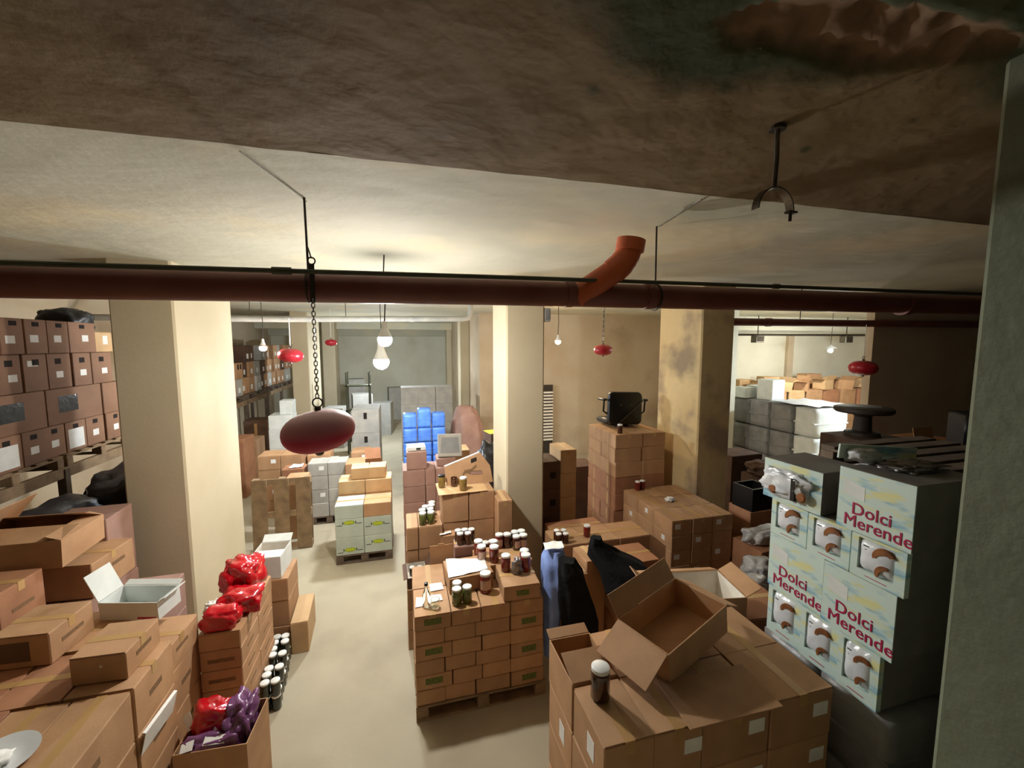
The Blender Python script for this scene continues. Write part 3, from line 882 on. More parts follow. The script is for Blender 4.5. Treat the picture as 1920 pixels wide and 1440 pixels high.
bulb('warm bulb hanging right of the middle pillar near brown wall', 2.95, 7.65, 3.135, 3.885, 0.05, (1.0, 0.74, 0.46), LIGHT['warm'])
bulb('small shaded pendant lamp in the bright right room', 10.9, 8.55, 2.92, 3.885, 0.055, (1.0, 0.95, 0.82), LIGHT['room'], True)
bulb('bare bulb in the right room behind the dim wall', 9.6, 5.62, 2.9, 3.885, 0.06, (0.74, 0.87, 1.0), LIGHT['hidden'])

# ================================================================ LEFT RACK
def rack(label, y0, y1, n):
    o = thing('storage_rack', label, 'rack', (-4.05, y0, 0))
    L_ = y1 - y0
    for k in range(n):
        for xx in (-0.42, 0.42):
            MB().cham(xx - 0.04, xx + 0.04, L_ * k / (n - 1) - 0.04, L_ * k / (n - 1) + 0.04, 0, 1.72, 0.005).build('upright', 'wood_dark', o)
    for xx in (-0.42, 0.42):
        MB().cham(xx - 0.03, xx + 0.03, 0, L_, 1.62, 1.735, 0.005).build('beam', 'wood', o)
    return o
rack('dark timber rack carrying the near left cartons on pallets', 4.35, 7.0, 3)
rack('dark timber rack running along the far left wall', 9.9, 16.2, 5)
pallet('wooden pallet on the near rack, left one under the labelled cartons', -4.05 - 0.45, 4.45, 1.737, 0.9, 1.2, 0.135, 'wood', nb=6)
pallet('wooden pallet on the near rack, right one under the labelled cartons', -4.05 - 0.45, 5.70, 1.737, 0.9, 1.2, 0.135, 'wood', nb=6)
for k in range(4):
    pallet(f'wooden pallet on the far rack, {ORD[k + 1]} from the near end', -4.5, 10.0 + k * 1.5, 1.737, 0.9, 1.3, 0.135, 'wood_dark', nb=5)

XR = -3.62
def shelf_row(rowname, z, h, ys, spec, dep=0.55, m='card_shelf'):
    """cartons side by side on the rack, long face towards the aisle (+x)"""
    for i in range(len(ys) - 1):
        y0, y1 = ys[i], ys[i + 1]
        sy = y1 - y0 - 0.012
        ex = list(spec(i, sy, h))
        adj = 'brown carton'
        if any(e[0] == 'paper_sheet' for e in ex): adj = 'carton with large white sheet'
        elif any(e[0] == 'window_film' for e in ex): adj = 'wide carton with black window'
        elif any(e[0] == 'sticker' for e in ex): adj = 'carton with white sticker'
        carton(f'{adj}, {rowname} of near left rack, {ORD[i + 1]} from left', XR - dep / 2 + jit(0.02), (y0 + y1) / 2, z, dep, sy, h - 0.003,
               m, jit(0.02), 'x', False, ex, 'cartons on the near left rack', False)
def sp_a(i, sy, h):
    return (('handle_hole', 'dark_hole', 'right', 0.5 + jit(0.08), 0.86, 0.085, 0.045), ('sticker', 'paper', 'right', 0.5 + jit(0.12), 0.42 + jit(0.06), 0.105, 0.075))
def sp_b(i, sy, h):
    e = [('handle_hole', 'dark_hole', 'right', 0.5 + jit(0.06), 0.78, 0.085, 0.06)]
    if i != 2: e.append(('sticker', 'paper', 'right', 0.55 + jit(0.08), 0.4, 0.10, 0.07))
    else: e.append(('sticker', 'paper', 'right', 0.4, 0.75, 0.13, 0.06))
    return e
def sp_c(i, sy, h):
    return (('window_film', 'film_black', 'right', 0.36, 0.55, 0.28, 0.18),) if i < 3 else ()
def sp_d(i, sy, h):
    e = [('handle_hole', 'dark_hole', 'right', 0.5, 0.82, 0.08, 0.05)]
    if i in (1, 4): e.append(('paper_sheet', 'paper', 'right', 0.5, 0.42, 0.24, 0.22))
    else: e.append(('sticker', 'paper', 'right', 0.5, 0.42, 0.10, 0.075))
    return e
shelf_row('bottom row', 1.873, 0.345, [4.50, 4.84, 5.18, 5.47, 5.77, 6.10, 6.42, 6.80], sp_d)
shelf_row('third row down', 2.218, 0.39, [4.40, 4.86, 5.52, 6.38, 6.80], lambda i, sy, h: sp_c(i, sy, h) if i in (1, 2) else ())
shelf_row('second row down', 2.608, 0.385, [4.66, 5.02, 5.29, 5.60, 5.95, 6.25, 6.62], sp_b)
shelf_row('top row', 2.993, 0.355, [4.72, 5.06, 5.33, 5.62, 5.93, 6.38], sp_a)
carton('lower pale carton ending the top row of near left rack', XR - 0.3, 6.60, 2.993, 0.5, 0.34, 0.25, 'card_pale', 0, 'x', False, (('sticker', 'paper', 'right', 0.6, 0.6, 0.09, 0.11),))

# far rack
for r_, (z, h) in enumerate(((1.873, 0.40), (2.273, 0.38), (2.653, 0.4))):
    y = 10.1
    k = 0
    while y < 15.8:
        w = 0.42 + jit(0.05)
        if not (r_ == 2 and k % 3 == 2):
            k += 1
            ex = [('sticker', 'paper', 'right', 0.5, 0.35, 0.12, 0.12)]
            if r_ == 1 and y > 10.5 and y < 10.95: ex = [('handle_hole', 'dark_hole', 'right', 0.3, 0.75, 0.1, 0.12), ('handle_hole', 'dark_hole', 'right', 0.7, 0.75, 0.1, 0.12)]
            carton(f'carton on far left rack, {["bottom", "middle", "top"][r_]} row, {ORD[k]} from near end', -3.62 - 0.3 + jit(0.05), y + w / 2, z, 0.56, w - 0.02, h - 0.004,
                   random.choice(['card', 'card', 'card_dark', 'card_grey']), jit(0.04), 'x', False, ex, 'cartons on the far left rack', False)
        else:
            k += 1
        y += w
# goods below the near rack
def bundle(label, loc, size, m='wrap_black', rz=0.0, amp=0.2, seed=1.0, cat='bundle', fl=0.75, name='wrapped_bundle', freq=2.2, fold=0.0, rot=None, sub=4):
    o = thing(name, label, cat, loc, rot or (0, 0, rz))
    lump('wrap', m, o, (0, 0, size[2] * fl), size, (0, 0, 0), amp, freq, sub, seed, fl, fold)
    return o
bundle('black plastic wrapped bundle under near rack, beside the cream pillar', (-3.19, 6.1, 0.9), (0.36, 0.62, 0.44), seed=2.1)
bundle('black plastic wrapped bundle under near rack, left of the pallet leg', (-3.26, 4.80, 0.9), (0.29, 0.55, 0.40), seed=5.5)
stack('under the near rack', 'dark cartons under near rack', -3.57, 4.3, 0, [0.66], [0.62, 0.62, 0.62, 0.6], [0.45, 0.44], 'card_dark', adj='dark', tape=False, flaps=False,
      layer=('first from left', 'second from left', 'third from left', 'fourth from left'))

# ================================================================ LEFT FOREGROUND PILE (B)
G = 'cartons of the left foreground pile'
mk = lambda face='right', u=0.5, v=0.5, w=0.13, h=0.05, k_=0.42: ('printed_mark', 'dark_print', face, u, v, w * 0.9, h * k_)
mk0 = lambda face='right', u=0.5, v=0.5, w=0.13, h=0.05: ('printed_mark', 'dark_print', face, u, v, w, h)
# columns under the two big front boxes, floor upwards
for c, (x, lab) in enumerate(((-1.60, 'right'), (-1.865, 'left'))):
    for r_ in range(4):
        top = r_ == 3
        carton(f'big brown carton, {ORD[r_ + 1]} up in the {lab} column at bottom left corner', x, 2.30, r_ * 0.3, 0.255, 0.62, 0.298, 'card', jit(0.01), 'y', top,
               (mk('right', 0.45, 0.55, 0.16, 0.09),), G, top)
for r_ in range(4):
    carton(f'brown carton, {ORD[r_ + 1]} up at the far bottom left frame corner', -2.14, 2.33, r_ * 0.3, 0.27, 0.6, 0.298, 'card_red', jit(0.01), 'y', r_ == 3, (), G, r_ == 3)
# middle row y 2.62-3.02
for c, x in enumerate((-1.63, -1.96, -2.29)):
    for r_ in range(4):
        carton(f'brown carton, {ORD[r_ + 1]} up, {["right", "middle", "left"][c]} column just behind the big front cartons', x, 2.83, r_ * 0.3, 0.32, 0.40, 0.298,
               'card' if c == 0 else 'card_red', jit(0.01), 'x', r_ == 3, (mk('right', 0.5, 0.5, 0.14, 0.08),), G, r_ == 3)
carton('brown carton with printed mark lying on the left pile, front centre', -1.665, 2.87, 1.20, 0.27, 0.31, 0.165, 'card', R(-3), 'x', True, (mk('right', 0.5, 0.55, 0.15, 0.06), ('torn_spot', 'paper', 'front', 0.55, 0.6, 0.012, 0.012)), G)
carton('brown carton with printed mark, left of the front centre one', -2.18, 3.13, 1.20, 0.30, 0.33, 0.20, 'card', R(-4), 'x', True, (mk('right', 0.5, 0.5, 0.18, 0.06), ('torn_patch', 'card_dark', 'front', 0.4, 0.5, 0.16, 0.12)), G)
carton('carton with printed mark at left frame edge of the left pile', -2.62, 3.42, 1.20, 0.30, 0.33, 0.33, 'card_red', R(-3), 'x', True, (mk('right', 0.5, 0.5, 0.18, 0.06),), G)
carton('pale carton corner cut by the left frame edge', -2.34, 2.62, 1.20, 0.30, 0.34, 0.24, 'card_pale', R(4), 'x', True, (), G)
# back row y 3.04-3.5 with the white open box
for c, x in enumerate((-1.68, -2.01, -2.34, -2.67)):
    for r_ in range(4 if c else 3):
        carton(f'brown carton, {ORD[r_ + 1]} up, {ORD[c + 1]} column from right in the pile third row', x, 3.28, r_ * 0.3, 0.32, 0.44, 0.298,
               ('card', 'card', 'card_red', 'card_red')[c], jit(0.01), 'x', r_ == 3, (mk('right', 0.5, 0.5, 0.14, 0.08),), G, r_ == 3)
carton('brown carton under the white open box, pile right side', -1.665, 3.26, 0.90, 0.30, 0.42, 0.20, 'card', R(-3), 'x', True, (mk('right', 0.5, 0.6, 0.16, 0.06),), G)
open_carton('small white open carton with raised flap standing on the left pile', -1.82, 3.42, 1.205, 0.40, 0.20, 0.13, 'card_white', R(-14), (('l', 112, 0.20), ('r', 150, 0.06), ('b', 160, 0.05)), (R(3), 0),
            extra=(('red_stripe', 'dolci_text', 'front', 0.80, 0.12, 0.13, 0.014),))
# y 3.5-4.4
for c, x in enumerate((-1.98, -2.33, -2.68)):
    for r_ in range(4):
        carton(f'mauve brown carton, {ORD[r_ + 1]} up, {ORD[c + 1]} from right below the tilted cartons', x, 3.77, r_ * 0.29, 0.33, 0.50, 0.288, 'card_mauve', jit(0.015), 'x', False, (), G, False)
carton('brown carton with printed mark under the open carton, pile top', -2.45, 4.0, 1.165, 0.34, 0.46, 0.27, 'card', R(-4), 'x', True, (mk('right', 0.6, 0.6, 0.16, 0.07),), G)
carton('mauve carton in the shade behind left pile, near cream pillar', -2.66, 4.38, 1.0, 0.44, 0.40, 0.62, 'card_mauve', R(3), 'x', False, (), G)
for r_ in range(2):
    carton(f'mauve carton, {ORD[r_ + 1]} up, standing on floor behind left pile', -2.66, 4.38, r_ * 0.5, 0.44, 0.42, 0.498, 'card_mauve', 0, 'x', False, (), G, False)
carton('mauve carton supporting the open carton on the left pile', -2.80, 3.86, 1.165, 0.32, 0.42, 0.33, 'card_mauve', 0, 'x', False, (), G)
open_carton('large open brown carton with raised flap topping the left pile', -2.68, 3.87, 1.50, 0.56, 0.50, 0.20, 'card', R(3), (('l', 55, 0.26), ('b', 25, 0.24), ('f', 10, 0.22), ('r', 20, 0.1)), (0, R(2)))
pl = thing('plate', 'white plate with crumpled paper on the bottom left cartons', 'plate', (-1.80, 2.29, 1.206), (R(4), R(3), 0))
MB().lathe([(0.055, 0.0), (0.06, 0.0), (0.085, 0.008), (0.122, 0.019), (0.124, 0.022), (0.085, 0.013), (0.055, 0.006)], 32).build('dish', 'porcelain', pl, True)
lump('crumpled_paper', 'paper', pl, (-0.015, -0.02, 0.022), (0.06, 0.05, 0.02), amp=0.5, freq=3.5, sub=3, seed=3)
sh = thing('paper_sheet', 'folded white paper sheet sticking out of the left pile side', 'paper', (-1.46, 2.80, 0.78), (0, R(14), R(-4)))
MB().box(0.004, 0.007, -0.17, 0.13, 0.0, 0.14).build('panel', 'paper', sh)
MB().box(-0.012, 0.007, -0.17, 0.13, 0.14, 0.143).build('fold', 'paper', sh)

# ================================================================ CARTONS AND RED BAGS BY THE PILLAR (C)
stack('below the red bags', 'cartons below the red bags', -1.50, 3.42, 0, [0.285], [0.40, 0.40], [0.16, 0.16, 0.16, 0.16, 0.16, 0.14], 'card', 'x',
      extra=lambda r, c, d: (mk('right', 0.5, 0.5, 0.16, 0.04), mk('front', 0.5, 0.5, 0.2, 0.07)) if r < 5 else ())
def bag(label, loc, size, m='red_bag', seed=0.0, rot=(0, 0, 0), stick=(), name='plastic_bag', amp=0.34, freq=1.7):
    o = thing(name, label, 'bag', loc, rot)
    lump('film', m, o, (0, 0, size[2] * 0.7), size, amp=amp, freq=freq, sub=4, seed=seed, flat=0.72, fold=0.02)
    for (px, py, pz, rx, ry, w, h) in stick:
        MB().box(-w / 2, w / 2, -h / 2, h / 2, 0, 0.002).build('sticker', 'paper', o).matrix_local = Matrix.Translation((px, py, pz)) @ Euler((rx, ry, 0)).to_matrix().to_4x4()
    return o
bag('glossy red bag with white sticker, uppermost by the pillar', (-1.37, 4.02, 0.95), (0.155, 0.17, 0.17), seed=1.3, stick=((0.10, -0.11, 0.15, R(62), 0.3, 0.03, 0.03),))
bag('glossy red bag in the middle of the three by pillar', (-1.30, 3.72, 0.945), (0.16, 0.15, 0.10), seed=4.1)
bag('dark red bag lying lowest in front of the other red bags', (-1.37, 3.52, 0.945), (0.13, 0.10, 0.085), seed=8.2)
bundle('crumpled white paper tucked left of the red bags', (-1.50, 3.72, 0.945), (0.06, 0.05, 0.05), 'paper', seed=2.2, cat='paper', name='crumpled_paper', amp=0.5, freq=3)
# open carton with red and purple bags
open_carton('open carton of red and purple bags on aisle floor', -1.20, 3.00, 0.0, 0.42, 0.36, 0.56, 'card', R(-4), ())
bag('red bag with white sticker inside the open carton', (-1.27, 3.05, 0.42), (0.13, 0.11, 0.17), seed=6.6, stick=((0.06, -0.09, 0.17, R(55), 0.3, 0.05, 0.09), (-0.13, -0.04, 0.20, R(60), -0.6, 0.05, 0.1)))
bag('crumpled purple plastic inside the open carton, right half', (-1.10, 3.02, 0.40), (0.095, 0.14, 0.18), 'purple_bag', seed=7.7, amp=0.5, freq=2.3)
bag('flat purple bag with white labels at the open carton front', (-1.22, 2.89, 0.42), (0.18, 0.06, 0.11), 'purple_bag', seed=9.7, amp=0.4,
    stick=((0.02, -0.03, 0.165, R(25), 0.1, 0.12, 0.05), (-0.13, -0.035, 0.16, R(30), -0.15, 0.07, 0.055)))
# white box on cartons behind the jars
stack('under the white box beside pillar', 'cartons under the white box', -1.52, 4.45, 0, [0.38], [0.42], [0.26, 0.27, 0.23], 'card', 'x', adj='pale brown', tape=False)
open_carton('white open-topped carton with round lid beside the pillar', -1.335, 4.66, 0.765, 0.29, 0.36, 0.22, 'card_white', R(-3), (('b', 150, 0.10), ('f', 0, 0.16)), inner='lining',
            extra=(('printed_mark', 'logo_dark', 'front', 0.25, 0.7, 0.06, 0.012),))
o = thing('jar_lid', 'round white lid lying on the white carton', 'lid', (-1.40, 4.555, 0.990), (R(2), 0, 0))
MB().lathe([(0.045, 0), (0.045, 0.012), (0.04, 0.014)], 20).build('disc', 'lid', o, True)
carton('low brown carton at aisle edge beside the dark jars', -1.05, 4.62, 0.0, 0.16, 0.50, 0.33, 'card_pale', R(3), 'y', False, (), None)

# ================================================================ JARS
JCACHE = {}
def jar(label, x, y, z, kind='jar_red', s=1.0, lidm='lid', lab=False, group=None, rot=(0, 0, 0), honey=False):
    o = thing('glass_jar', label, 'jar', (x, y, z), (rot[0], rot[1], random.uniform(0, 6)), group)
    r, h = 0.038 * s, 0.125 * s
    def mk(k):
        if k == 'body': return MB().lathe([(r * 0.9, 0), (r, 0.006), (r, h * 0.80), (r * 0.93, h * 0.87), (r * 0.84, h * 0.90), (r * 0.84, h * 0.91)], 18).mesh('body', kind, True)
        if k == 'lid': return MB().lathe([(r * 0.92, h * 0.90), (r * 0.95, h * 0.91), (r * 0.95, h * 1.02), (r * 0.88, h * 1.035)], 18).mesh('lid', lidm, True)
        mb = MB(); n = 8
        for i in range(n):
            a0, a1 = -1.1 + 2.2 * i / n, -1.1 + 2.2 * (i + 1) / n
            R2 = r + 0.0008
            mb.add([(R2 * math.cos(a0), R2 * math.sin(a0), h * 0.2), (R2 * math.cos(a1), R2 * math.sin(a1), h * 0.2), (R2 * math.cos(a1), R2 * math.sin(a1), h * 0.7), (R2 * math.cos(a0), R2 * math.sin(a0), h * 0.7)], [(0, 1, 2, 3)])
        return mb.mesh('paper_label', 'jar_label')
    for k in ('body', 'lid') + (('paper_label',) if lab else ()):
        key = (k, kind, lidm, s)
        if key not in JCACHE: JCACHE[key] = mk(k)
        q = link(k, JCACHE[key], o)
        if k == 'paper_label': q.rotation_euler = (0, 0, -o.rotation_euler.z - math.pi / 2 + jit(0.6))
    return o

# two tiers of dark jars along the carton edge in the aisle
k = 0
for t in range(2):
    for j in range(8):
        for i in range(2):
            if t == 1 and (i == 1 and j in (1, 5) or j in (3,)): continue
            jar(f'dark olive jar, {["lower", "upper"][t]} tier, {["inner", "aisle side"][i]} row, {ORD[j + 1]} from front, left aisle edge',
                -1.165 + i * 0.080 - j * 0.009 + jit(0.005), 3.72 + j * 0.085 + jit(0.006), t * 0.131, 'jar_dark', 1.0, group='dark jars along the left aisle edge')

# ================================================================ CENTRE PALLET (F)
pallet('wooden pallet under the centre jar cartons', 0.06, 3.27, 0, 1.12, 0.82, 0.13, 'wood', nb=6)
gl = lambda face, w=0.12: ('green_label', 'green_print', face, 0.5, 0.55, w, 0.06)
def f_ex(r, c, d):
    e = []
    if d == 0 and c == 0 and r in (1, 3, 5): e.append(('green_label', 'green_print', 'front', 0.5, 0.55, 0.14, 0.055))
    if d == 0 and c == 3 and r in (0, 2, 4): e.append(('green_label', 'green_print', 'front', 0.55, 0.5, 0.13, 0.055))
    return e
stack('centre pallet', 'cartons on the centre pallet', 0.06, 3.275, 0.13, [[0.24, 0.26, 0.30, 0.30], [0.30, 0.25, 0.25, 0.30]], [0.40, 0.40], [0.13] * 6, 'card', 'y', extra=f_ex, ja=0.02)
carton('brown carton with green label, seventh row, right front of centre pallet', 0.97, 3.47, 0.912, 0.32, 0.38, 0.132, 'card', R(-2), 'x', True, (('green_label', 'green_print', 'front', 0.52, 0.5, 0.11, 0.05),), None)
carton('brown carton carrying the white paper on centre pallet', 0.56, 3.70, 0.912, 0.40, 0.34, 0.135, 'card', R(4), 'x', False, (), None)
carton('brown carton under the red jars at centre pallet back right', 0.96, 3.86, 0.912, 0.44, 0.36, 0.125, 'card', R(2), 'x', True, (), None)
def sheet(label, x, y, z, pts, m='paper', name='paper_sheet', t=0.002, wav=0.004, rz=0.0, cat='paper'):
    """slightly curled sheet of paper, built as a fine grid cut to a quadrilateral"""
    n = 8
    P = [Vector((*p, 0)) for p in pts]
    v, f = [], []
    for sd in (0, 1):
        for j in range(n + 1):
            for i in range(n + 1):
                u, w = i / n, j / n
                p = (P[0] * (1 - u) + P[1] * u) * (1 - w) + (P[3] * (1 - u) + P[2] * u) * w
                zz_ = wav * (1 + noise.noise(Vector((p.x * 14, p.y * 14, x * 3)))) + sd * t
                v.append((p.x, p.y, zz_))
    N1 = (n + 1) ** 2
    for j in range(n):
        for i in range(n):
            a = j * (n + 1) + i
            f.append((a, a + n + 1, a + n + 2, a + 1)); f.append((N1 + a, N1 + a + 1, N1 + a + n + 2, N1 + a + n + 1))
    bd = [i for i in range(n)] + [j * (n + 1) + n for j in range(n)] + [n * (n + 1) + n - i for i in range(n)] + [(n - j) * (n + 1) for j in range(n)]
    for k_ in range(len(bd)):
        a, b_ = bd[k_], bd[(k_ + 1) % len(bd)]
        f.append((a, b_, N1 + b_, N1 + a))
    o = MB().add(v, f).build(name, m, None, True, (x, y, z))
    o.rotation_euler = (0, 0, rz)
    return tag(o, label, cat)
sheet('large white crumpled paper lying on the centre pallet carton', 0.545, 3.705, 1.048, [(-0.18, -0.17), (0.18, -0.12), (0.19, 0.08), (-0.17, 0.15)], wav=0.010)
sheet('white paper at left front of the centre pallet', 0.125, 3.47, 0.912, [(-0.05, -0.07), (0.03, -0.06), (0.03, 0.06), (-0.04, 0.07)], wav=0.003)
sheet('white paper beside the glass bottle on centre pallet', 0.235, 3.50, 0.912, [(-0.05, -0.06), (0.07, -0.05), (0.06, 0.04), (-0.05, 0.04)], wav=0.003)
sheet('white paper at back left corner of the centre pallet', 0.27, 3.66, 0.912, [(-0.06, -0.06), (0.06, -0.05), (0.05, 0.06), (-0.06, 0.06)], wav=0.003)
o = thing('glass_bottle', 'clear glass bottle with dark cap on the centre pallet', 'bottle', (0.165, 3.41, 0.913))
MB().lathe([(0.03, 0), (0.034, 0.006), (0.034, 0.10), (0.014, 0.145), (0.013, 0.185)], 18).build('body', 'glass', o, True)
MB().lathe([(0.0155, 0.178), (0.0155, 0.2), (0.013, 0.202)], 14).build('cap', 'blacklid', o, True)
o = thing('glass_tumbler', 'empty clear glass near the front left of centre pallet', 'glass', (0.235, 3.37, 0.913))
MB().lathe([(0.032, 0), (0.034, 0.002), (0.037, 0.07), (0.034, 0.07), (0.031, 0.006)], 20).build('body', 'glass', o, True)
jar('left green pickle jar at centre pallet front', 0.415, 3.37, 0.912, 'jar_green', 1.08)
jar('right green pickle jar at centre pallet front', 0.505, 3.38, 0.912, 'jar_green', 1.08)
jar('green pickle jar behind the two front ones, centre pallet', 0.43, 3.465, 0.912, 'jar_green', 1.08)
jar('red jar beside the white paper, nearest of the row', 0.685, 3.49, 0.912, 'jar_red', 1.35, lab=True)
carton('small low carton beside the white paper on centre pallet', 0.70, 3.90, 0.912, 0.08, 0.26, 0.12, 'card', 0, 'y', False, (), None, False)
jar('red jar beside the white paper, second of the row', 0.71, 3.80, 1.033, 'jar_red', 1.15, lab=True)
jar('red jar beside the white paper, farthest of the row', 0.70, 3.915, 1.033, 'jar_red', 1.15, lab=True)
jar('tall red jar in middle of the centre pallet top', 0.82, 3.74, 1.038, 'jar_red', 1.2)
jar('red jar behind the tall middle one on centre pallet', 0.84, 3.86, 1.038, 'jar_red', 1.15)
jar('red jar left of the grey foil bag on top carton', 0.885, 3.545, 1.046, 'jar_red', 1.15)
jar('red jar right of the grey foil bag on top carton', 1.06, 3.50, 1.046, 'jar_red', 1.2, lab=False)
jar('red jar behind the right one on top carton', 1.075, 3.595, 1.046, 'jar_red', 1.15)
bag('grey foil bag standing among the red jars', (0.97, 3.47, 1.046), (0.045, 0.035, 0.085), 'foil', seed=3.3, amp=0.5, freq=3.0)
for i, (x, y, lb) in enumerate(((0.93, 4.0, 'labelled jar with pinkish paper left of the back jar cluster'), (1.01, 3.99, 'dark jar second from left in the back jar cluster'), (1.09, 3.92, 'dark jar front middle of the back jar cluster'),
                               (1.165, 3.93, 'dark jar front right of the back jar cluster'), (1.10, 4.02, 'dark jar back middle of the back jar cluster'), (1.17, 4.025, 'dark jar back right of the back jar cluster'))):
    jar(lb, x, y, 1.038, 'jar_brown' if i else 'jar_red', 1.1, lab=i in (0, 2, 3))

# boxes right behind the pallet
for r_ in range(3):
    carton(f'brown carton, {ORD[r_ + 1]} up, left column right behind centre pallet', 0.115, 4.30, r_ * 0.215, 0.20, 0.34, 0.214, 'card', 0, 'y', False, (), None, False)
open_carton('small open carton holding white-lidded jars behind centre pallet', 0.115, 4.30, 0.648, 0.20, 0.32, 0.11, 'card_dark', R(2), (('l', 200, 0.04), ('r', 120, 0.10)), inner='lining')
for i, (x, y) in enumerate(((0.07, 4.37), (0.15, 4.36), (0.155, 4.27))):
    jar(f'white-lidded jar inside the small open carton, {["back left", "back right", "front right"][i]}', x, y, 0.662, 'jar_dark', 0.72)
for r_ in range(3):
    carton(f'brown carton, {ORD[r_ + 1]} up, middle column right behind centre pallet', 0.37, 4.28, r_ * 0.22, 0.26, 0.34, 0.219, 'card', 0, 'x', False, (), None, False)
pn = thing('upright_cardboard', 'upright brown cardboard panel behind the centre pallet', 'panel', (0.365, 4.16, 0.664), (R(-5), 0, 0))
MB().cham(-0.115, 0.115, -0.004, 0.004, 0, 0.38, 0.002).build('sheet', 'card', pn)
MB().cham(-0.03, 0.03, -0.0035, 0.0035, 0.38, 0.395, 0.002).build('tab', 'card', pn)
for r_ in range(4):
    carton(f'brown carton, {ORD[r_ + 1]} up, right column right behind centre pallet', 0.64, 4.30, r_ * 0.2, 0.25, 0.32, 0.199, 'card', 0, 'x', False, (), None, False)
for r_ in range(2):
    carton(f'mauve carton, {["lower", "upper"][r_]} of the two under small jars', 0.62, 4.24, 0.80 + r_ * 0.11, 0.24, 0.19, 0.109, 'card_mauve', R(-3), 'x', r_ == 1, (), None)
for i, (x, y) in enumerate(((0.56, 4.20), (0.64, 4.19), (0.55, 4.28), (0.62, 4.28), (0.69, 4.27))):
    jar(f'brown jar on the mauve carton, {["front left", "front right", "back left", "back middle", "back right"][i]}', x, y, 1.022, 'jar_brown', 0.95)
for r_ in range(4):
    carton(f'brown carton, {ORD[r_ + 1]} up, under the two small brown jars', 0.93, 4.30, r_ * 0.215, 0.28, 0.30, 0.214, 'card_red', 0, 'x', False, (), None, False)
jar('small brown jar left of the back jar cluster', 0.83, 4.22, 0.862, 'jar_brown', 1.1)
jar('small brown jar right of its twin, before the tall carton', 0.905, 4.23, 0.862, 'jar_brown', 1.1)

# F2 stack
stack('under the green jars behind centre pallet', 'cartons under green jars', 0.02, 4.50, 0, [0.13, 0.26], [0.42], [0.29, 0.29, 0.29, 0.25], 'card', 'y', tape=False,
      skip=lambda r, c, d: False)
for i, (x, y) in enumerate(((0.20, 4.56), (0.29, 4.57), (0.20, 4.655), (0.29, 4.665), (0.24, 4.75), (0.31, 4.77), (0.32, 4.86))):
    jar(f'white-lidded green jar, {ORD[i + 1]} from front in cluster left of tall cartons', x, y, 1.122, 'jar_dark' if i > 2 else 'jar_green', 1.05)
sheet('crumpled white paper right of the green jar cluster', 0.40, 4.50, 1.0, [(-0.03, -0.03), (0.1, 0.0), (0.11, 0.06), (0.0, 0.04)], wav=0.015)
carton('brown ledge carton under the crumpled paper', 0.47, 4.545, 0.70, 0.17, 0.13, 0.298, 'card', 0, 'x', False, (), None, False)
stack('left of the middle pillar', 'tall carton stack left of middle pillar', 0.42, 4.62, 0, [0.30, 0.30], [0.40], [0.36, 0.36, 0.36, 0.33], 'card', 'y', tape=True)
stack('touching the middle pillar', 'cartons touching middle pillar', 1.02, 4.42, 0, [0.17], [0.36], [0.45, 0.45, 0.45], 'card', 'y')
sheet('flattened brown cardboard sheet covering the tall cartons', 0.68, 4.82, 1.412, [(-0.30, -0.22), (0.26, -0.20), (0.27, 0.2), (-0.30, 0.2)], 'card_pale', 'cardboard_sheet', 0.004, 0.003, cat='cardboard')
jar('honey-coloured jar with dark lid on the tall cartons', 0.44, 4.86, 1.425, 'jar_honey', 1.1, 'blacklid')
jar('honey-coloured jar with white lid on the tall cartons', 0.67, 4.70, 1.425, 'jar_honey', 1.15)
o = thing('dark_mug', 'dark brown cup between the two honey jars', 'cup', (0.585, 4.86, 1.425))
MB().lathe([(0.034, 0), (0.038, 0.004), (0.04, 0.10), (0.036, 0.10), (0.033, 0.01)], 18).build('body', 'jar_brown', o, True)
# leaning tray with a pistol-shaped cast shadow painted on
tr = thing('cardboard_tray', 'tilted cardboard tray with cut-out handles leaning on the tall cartons', 'tray', (0.78, 4.88, 1.425), (R(-14), R(-0), 0))
poly = [(-0.28, 0.0), (0.28, 0.0), (0.25, 0.20), (0.14, 0.36), (-0.30, 0.22)]
MB().prism(poly, -0.006, 0.006, Matrix.Rotation(math.pi / 2, 4, 'X')).build('panel', 'card', tr)
MB().tube([(-0.30, 0, 0.225), (0.13, 0, 0.366)], 0.011, 8).build('rim', 'paper', tr)
MB().prism([(0.02, 0.24), (0.09, 0.265), (0.09, 0.31), (0.02, 0.29)], 0.006, 0.0085, Matrix.Rotation(math.pi / 2, 4, 'X')).build('handle_hole', 'dark_hole', tr)
MB().prism([(-0.13, 0.10), (-0.10, 0.10), (-0.06, 0.165), (0.02, 0.175), (0.08, 0.225), (0.09, 0.20), (0.03, 0.15), (0.14, 0.15), (0.16, 0.12), (0.02, 0.11), (-0.05, 0.13), (-0.11, 0.06), (-0.14, 0.06)], 0.006, 0.0085, Matrix.Rotation(math.pi / 2, 4, 'X')).build('printed_shape', 'dark_print', tr)  # gun-shaped cast shadow put in as a dark flat shape
MB().prism([(0.0, 0.11), (0.14, 0.105), (0.15, 0.135), (0.02, 0.14)], 0.0085, 0.010, Matrix.Rotation(math.pi / 2, 4, 'X')).build('printed_panel', 'card_mauve', tr)

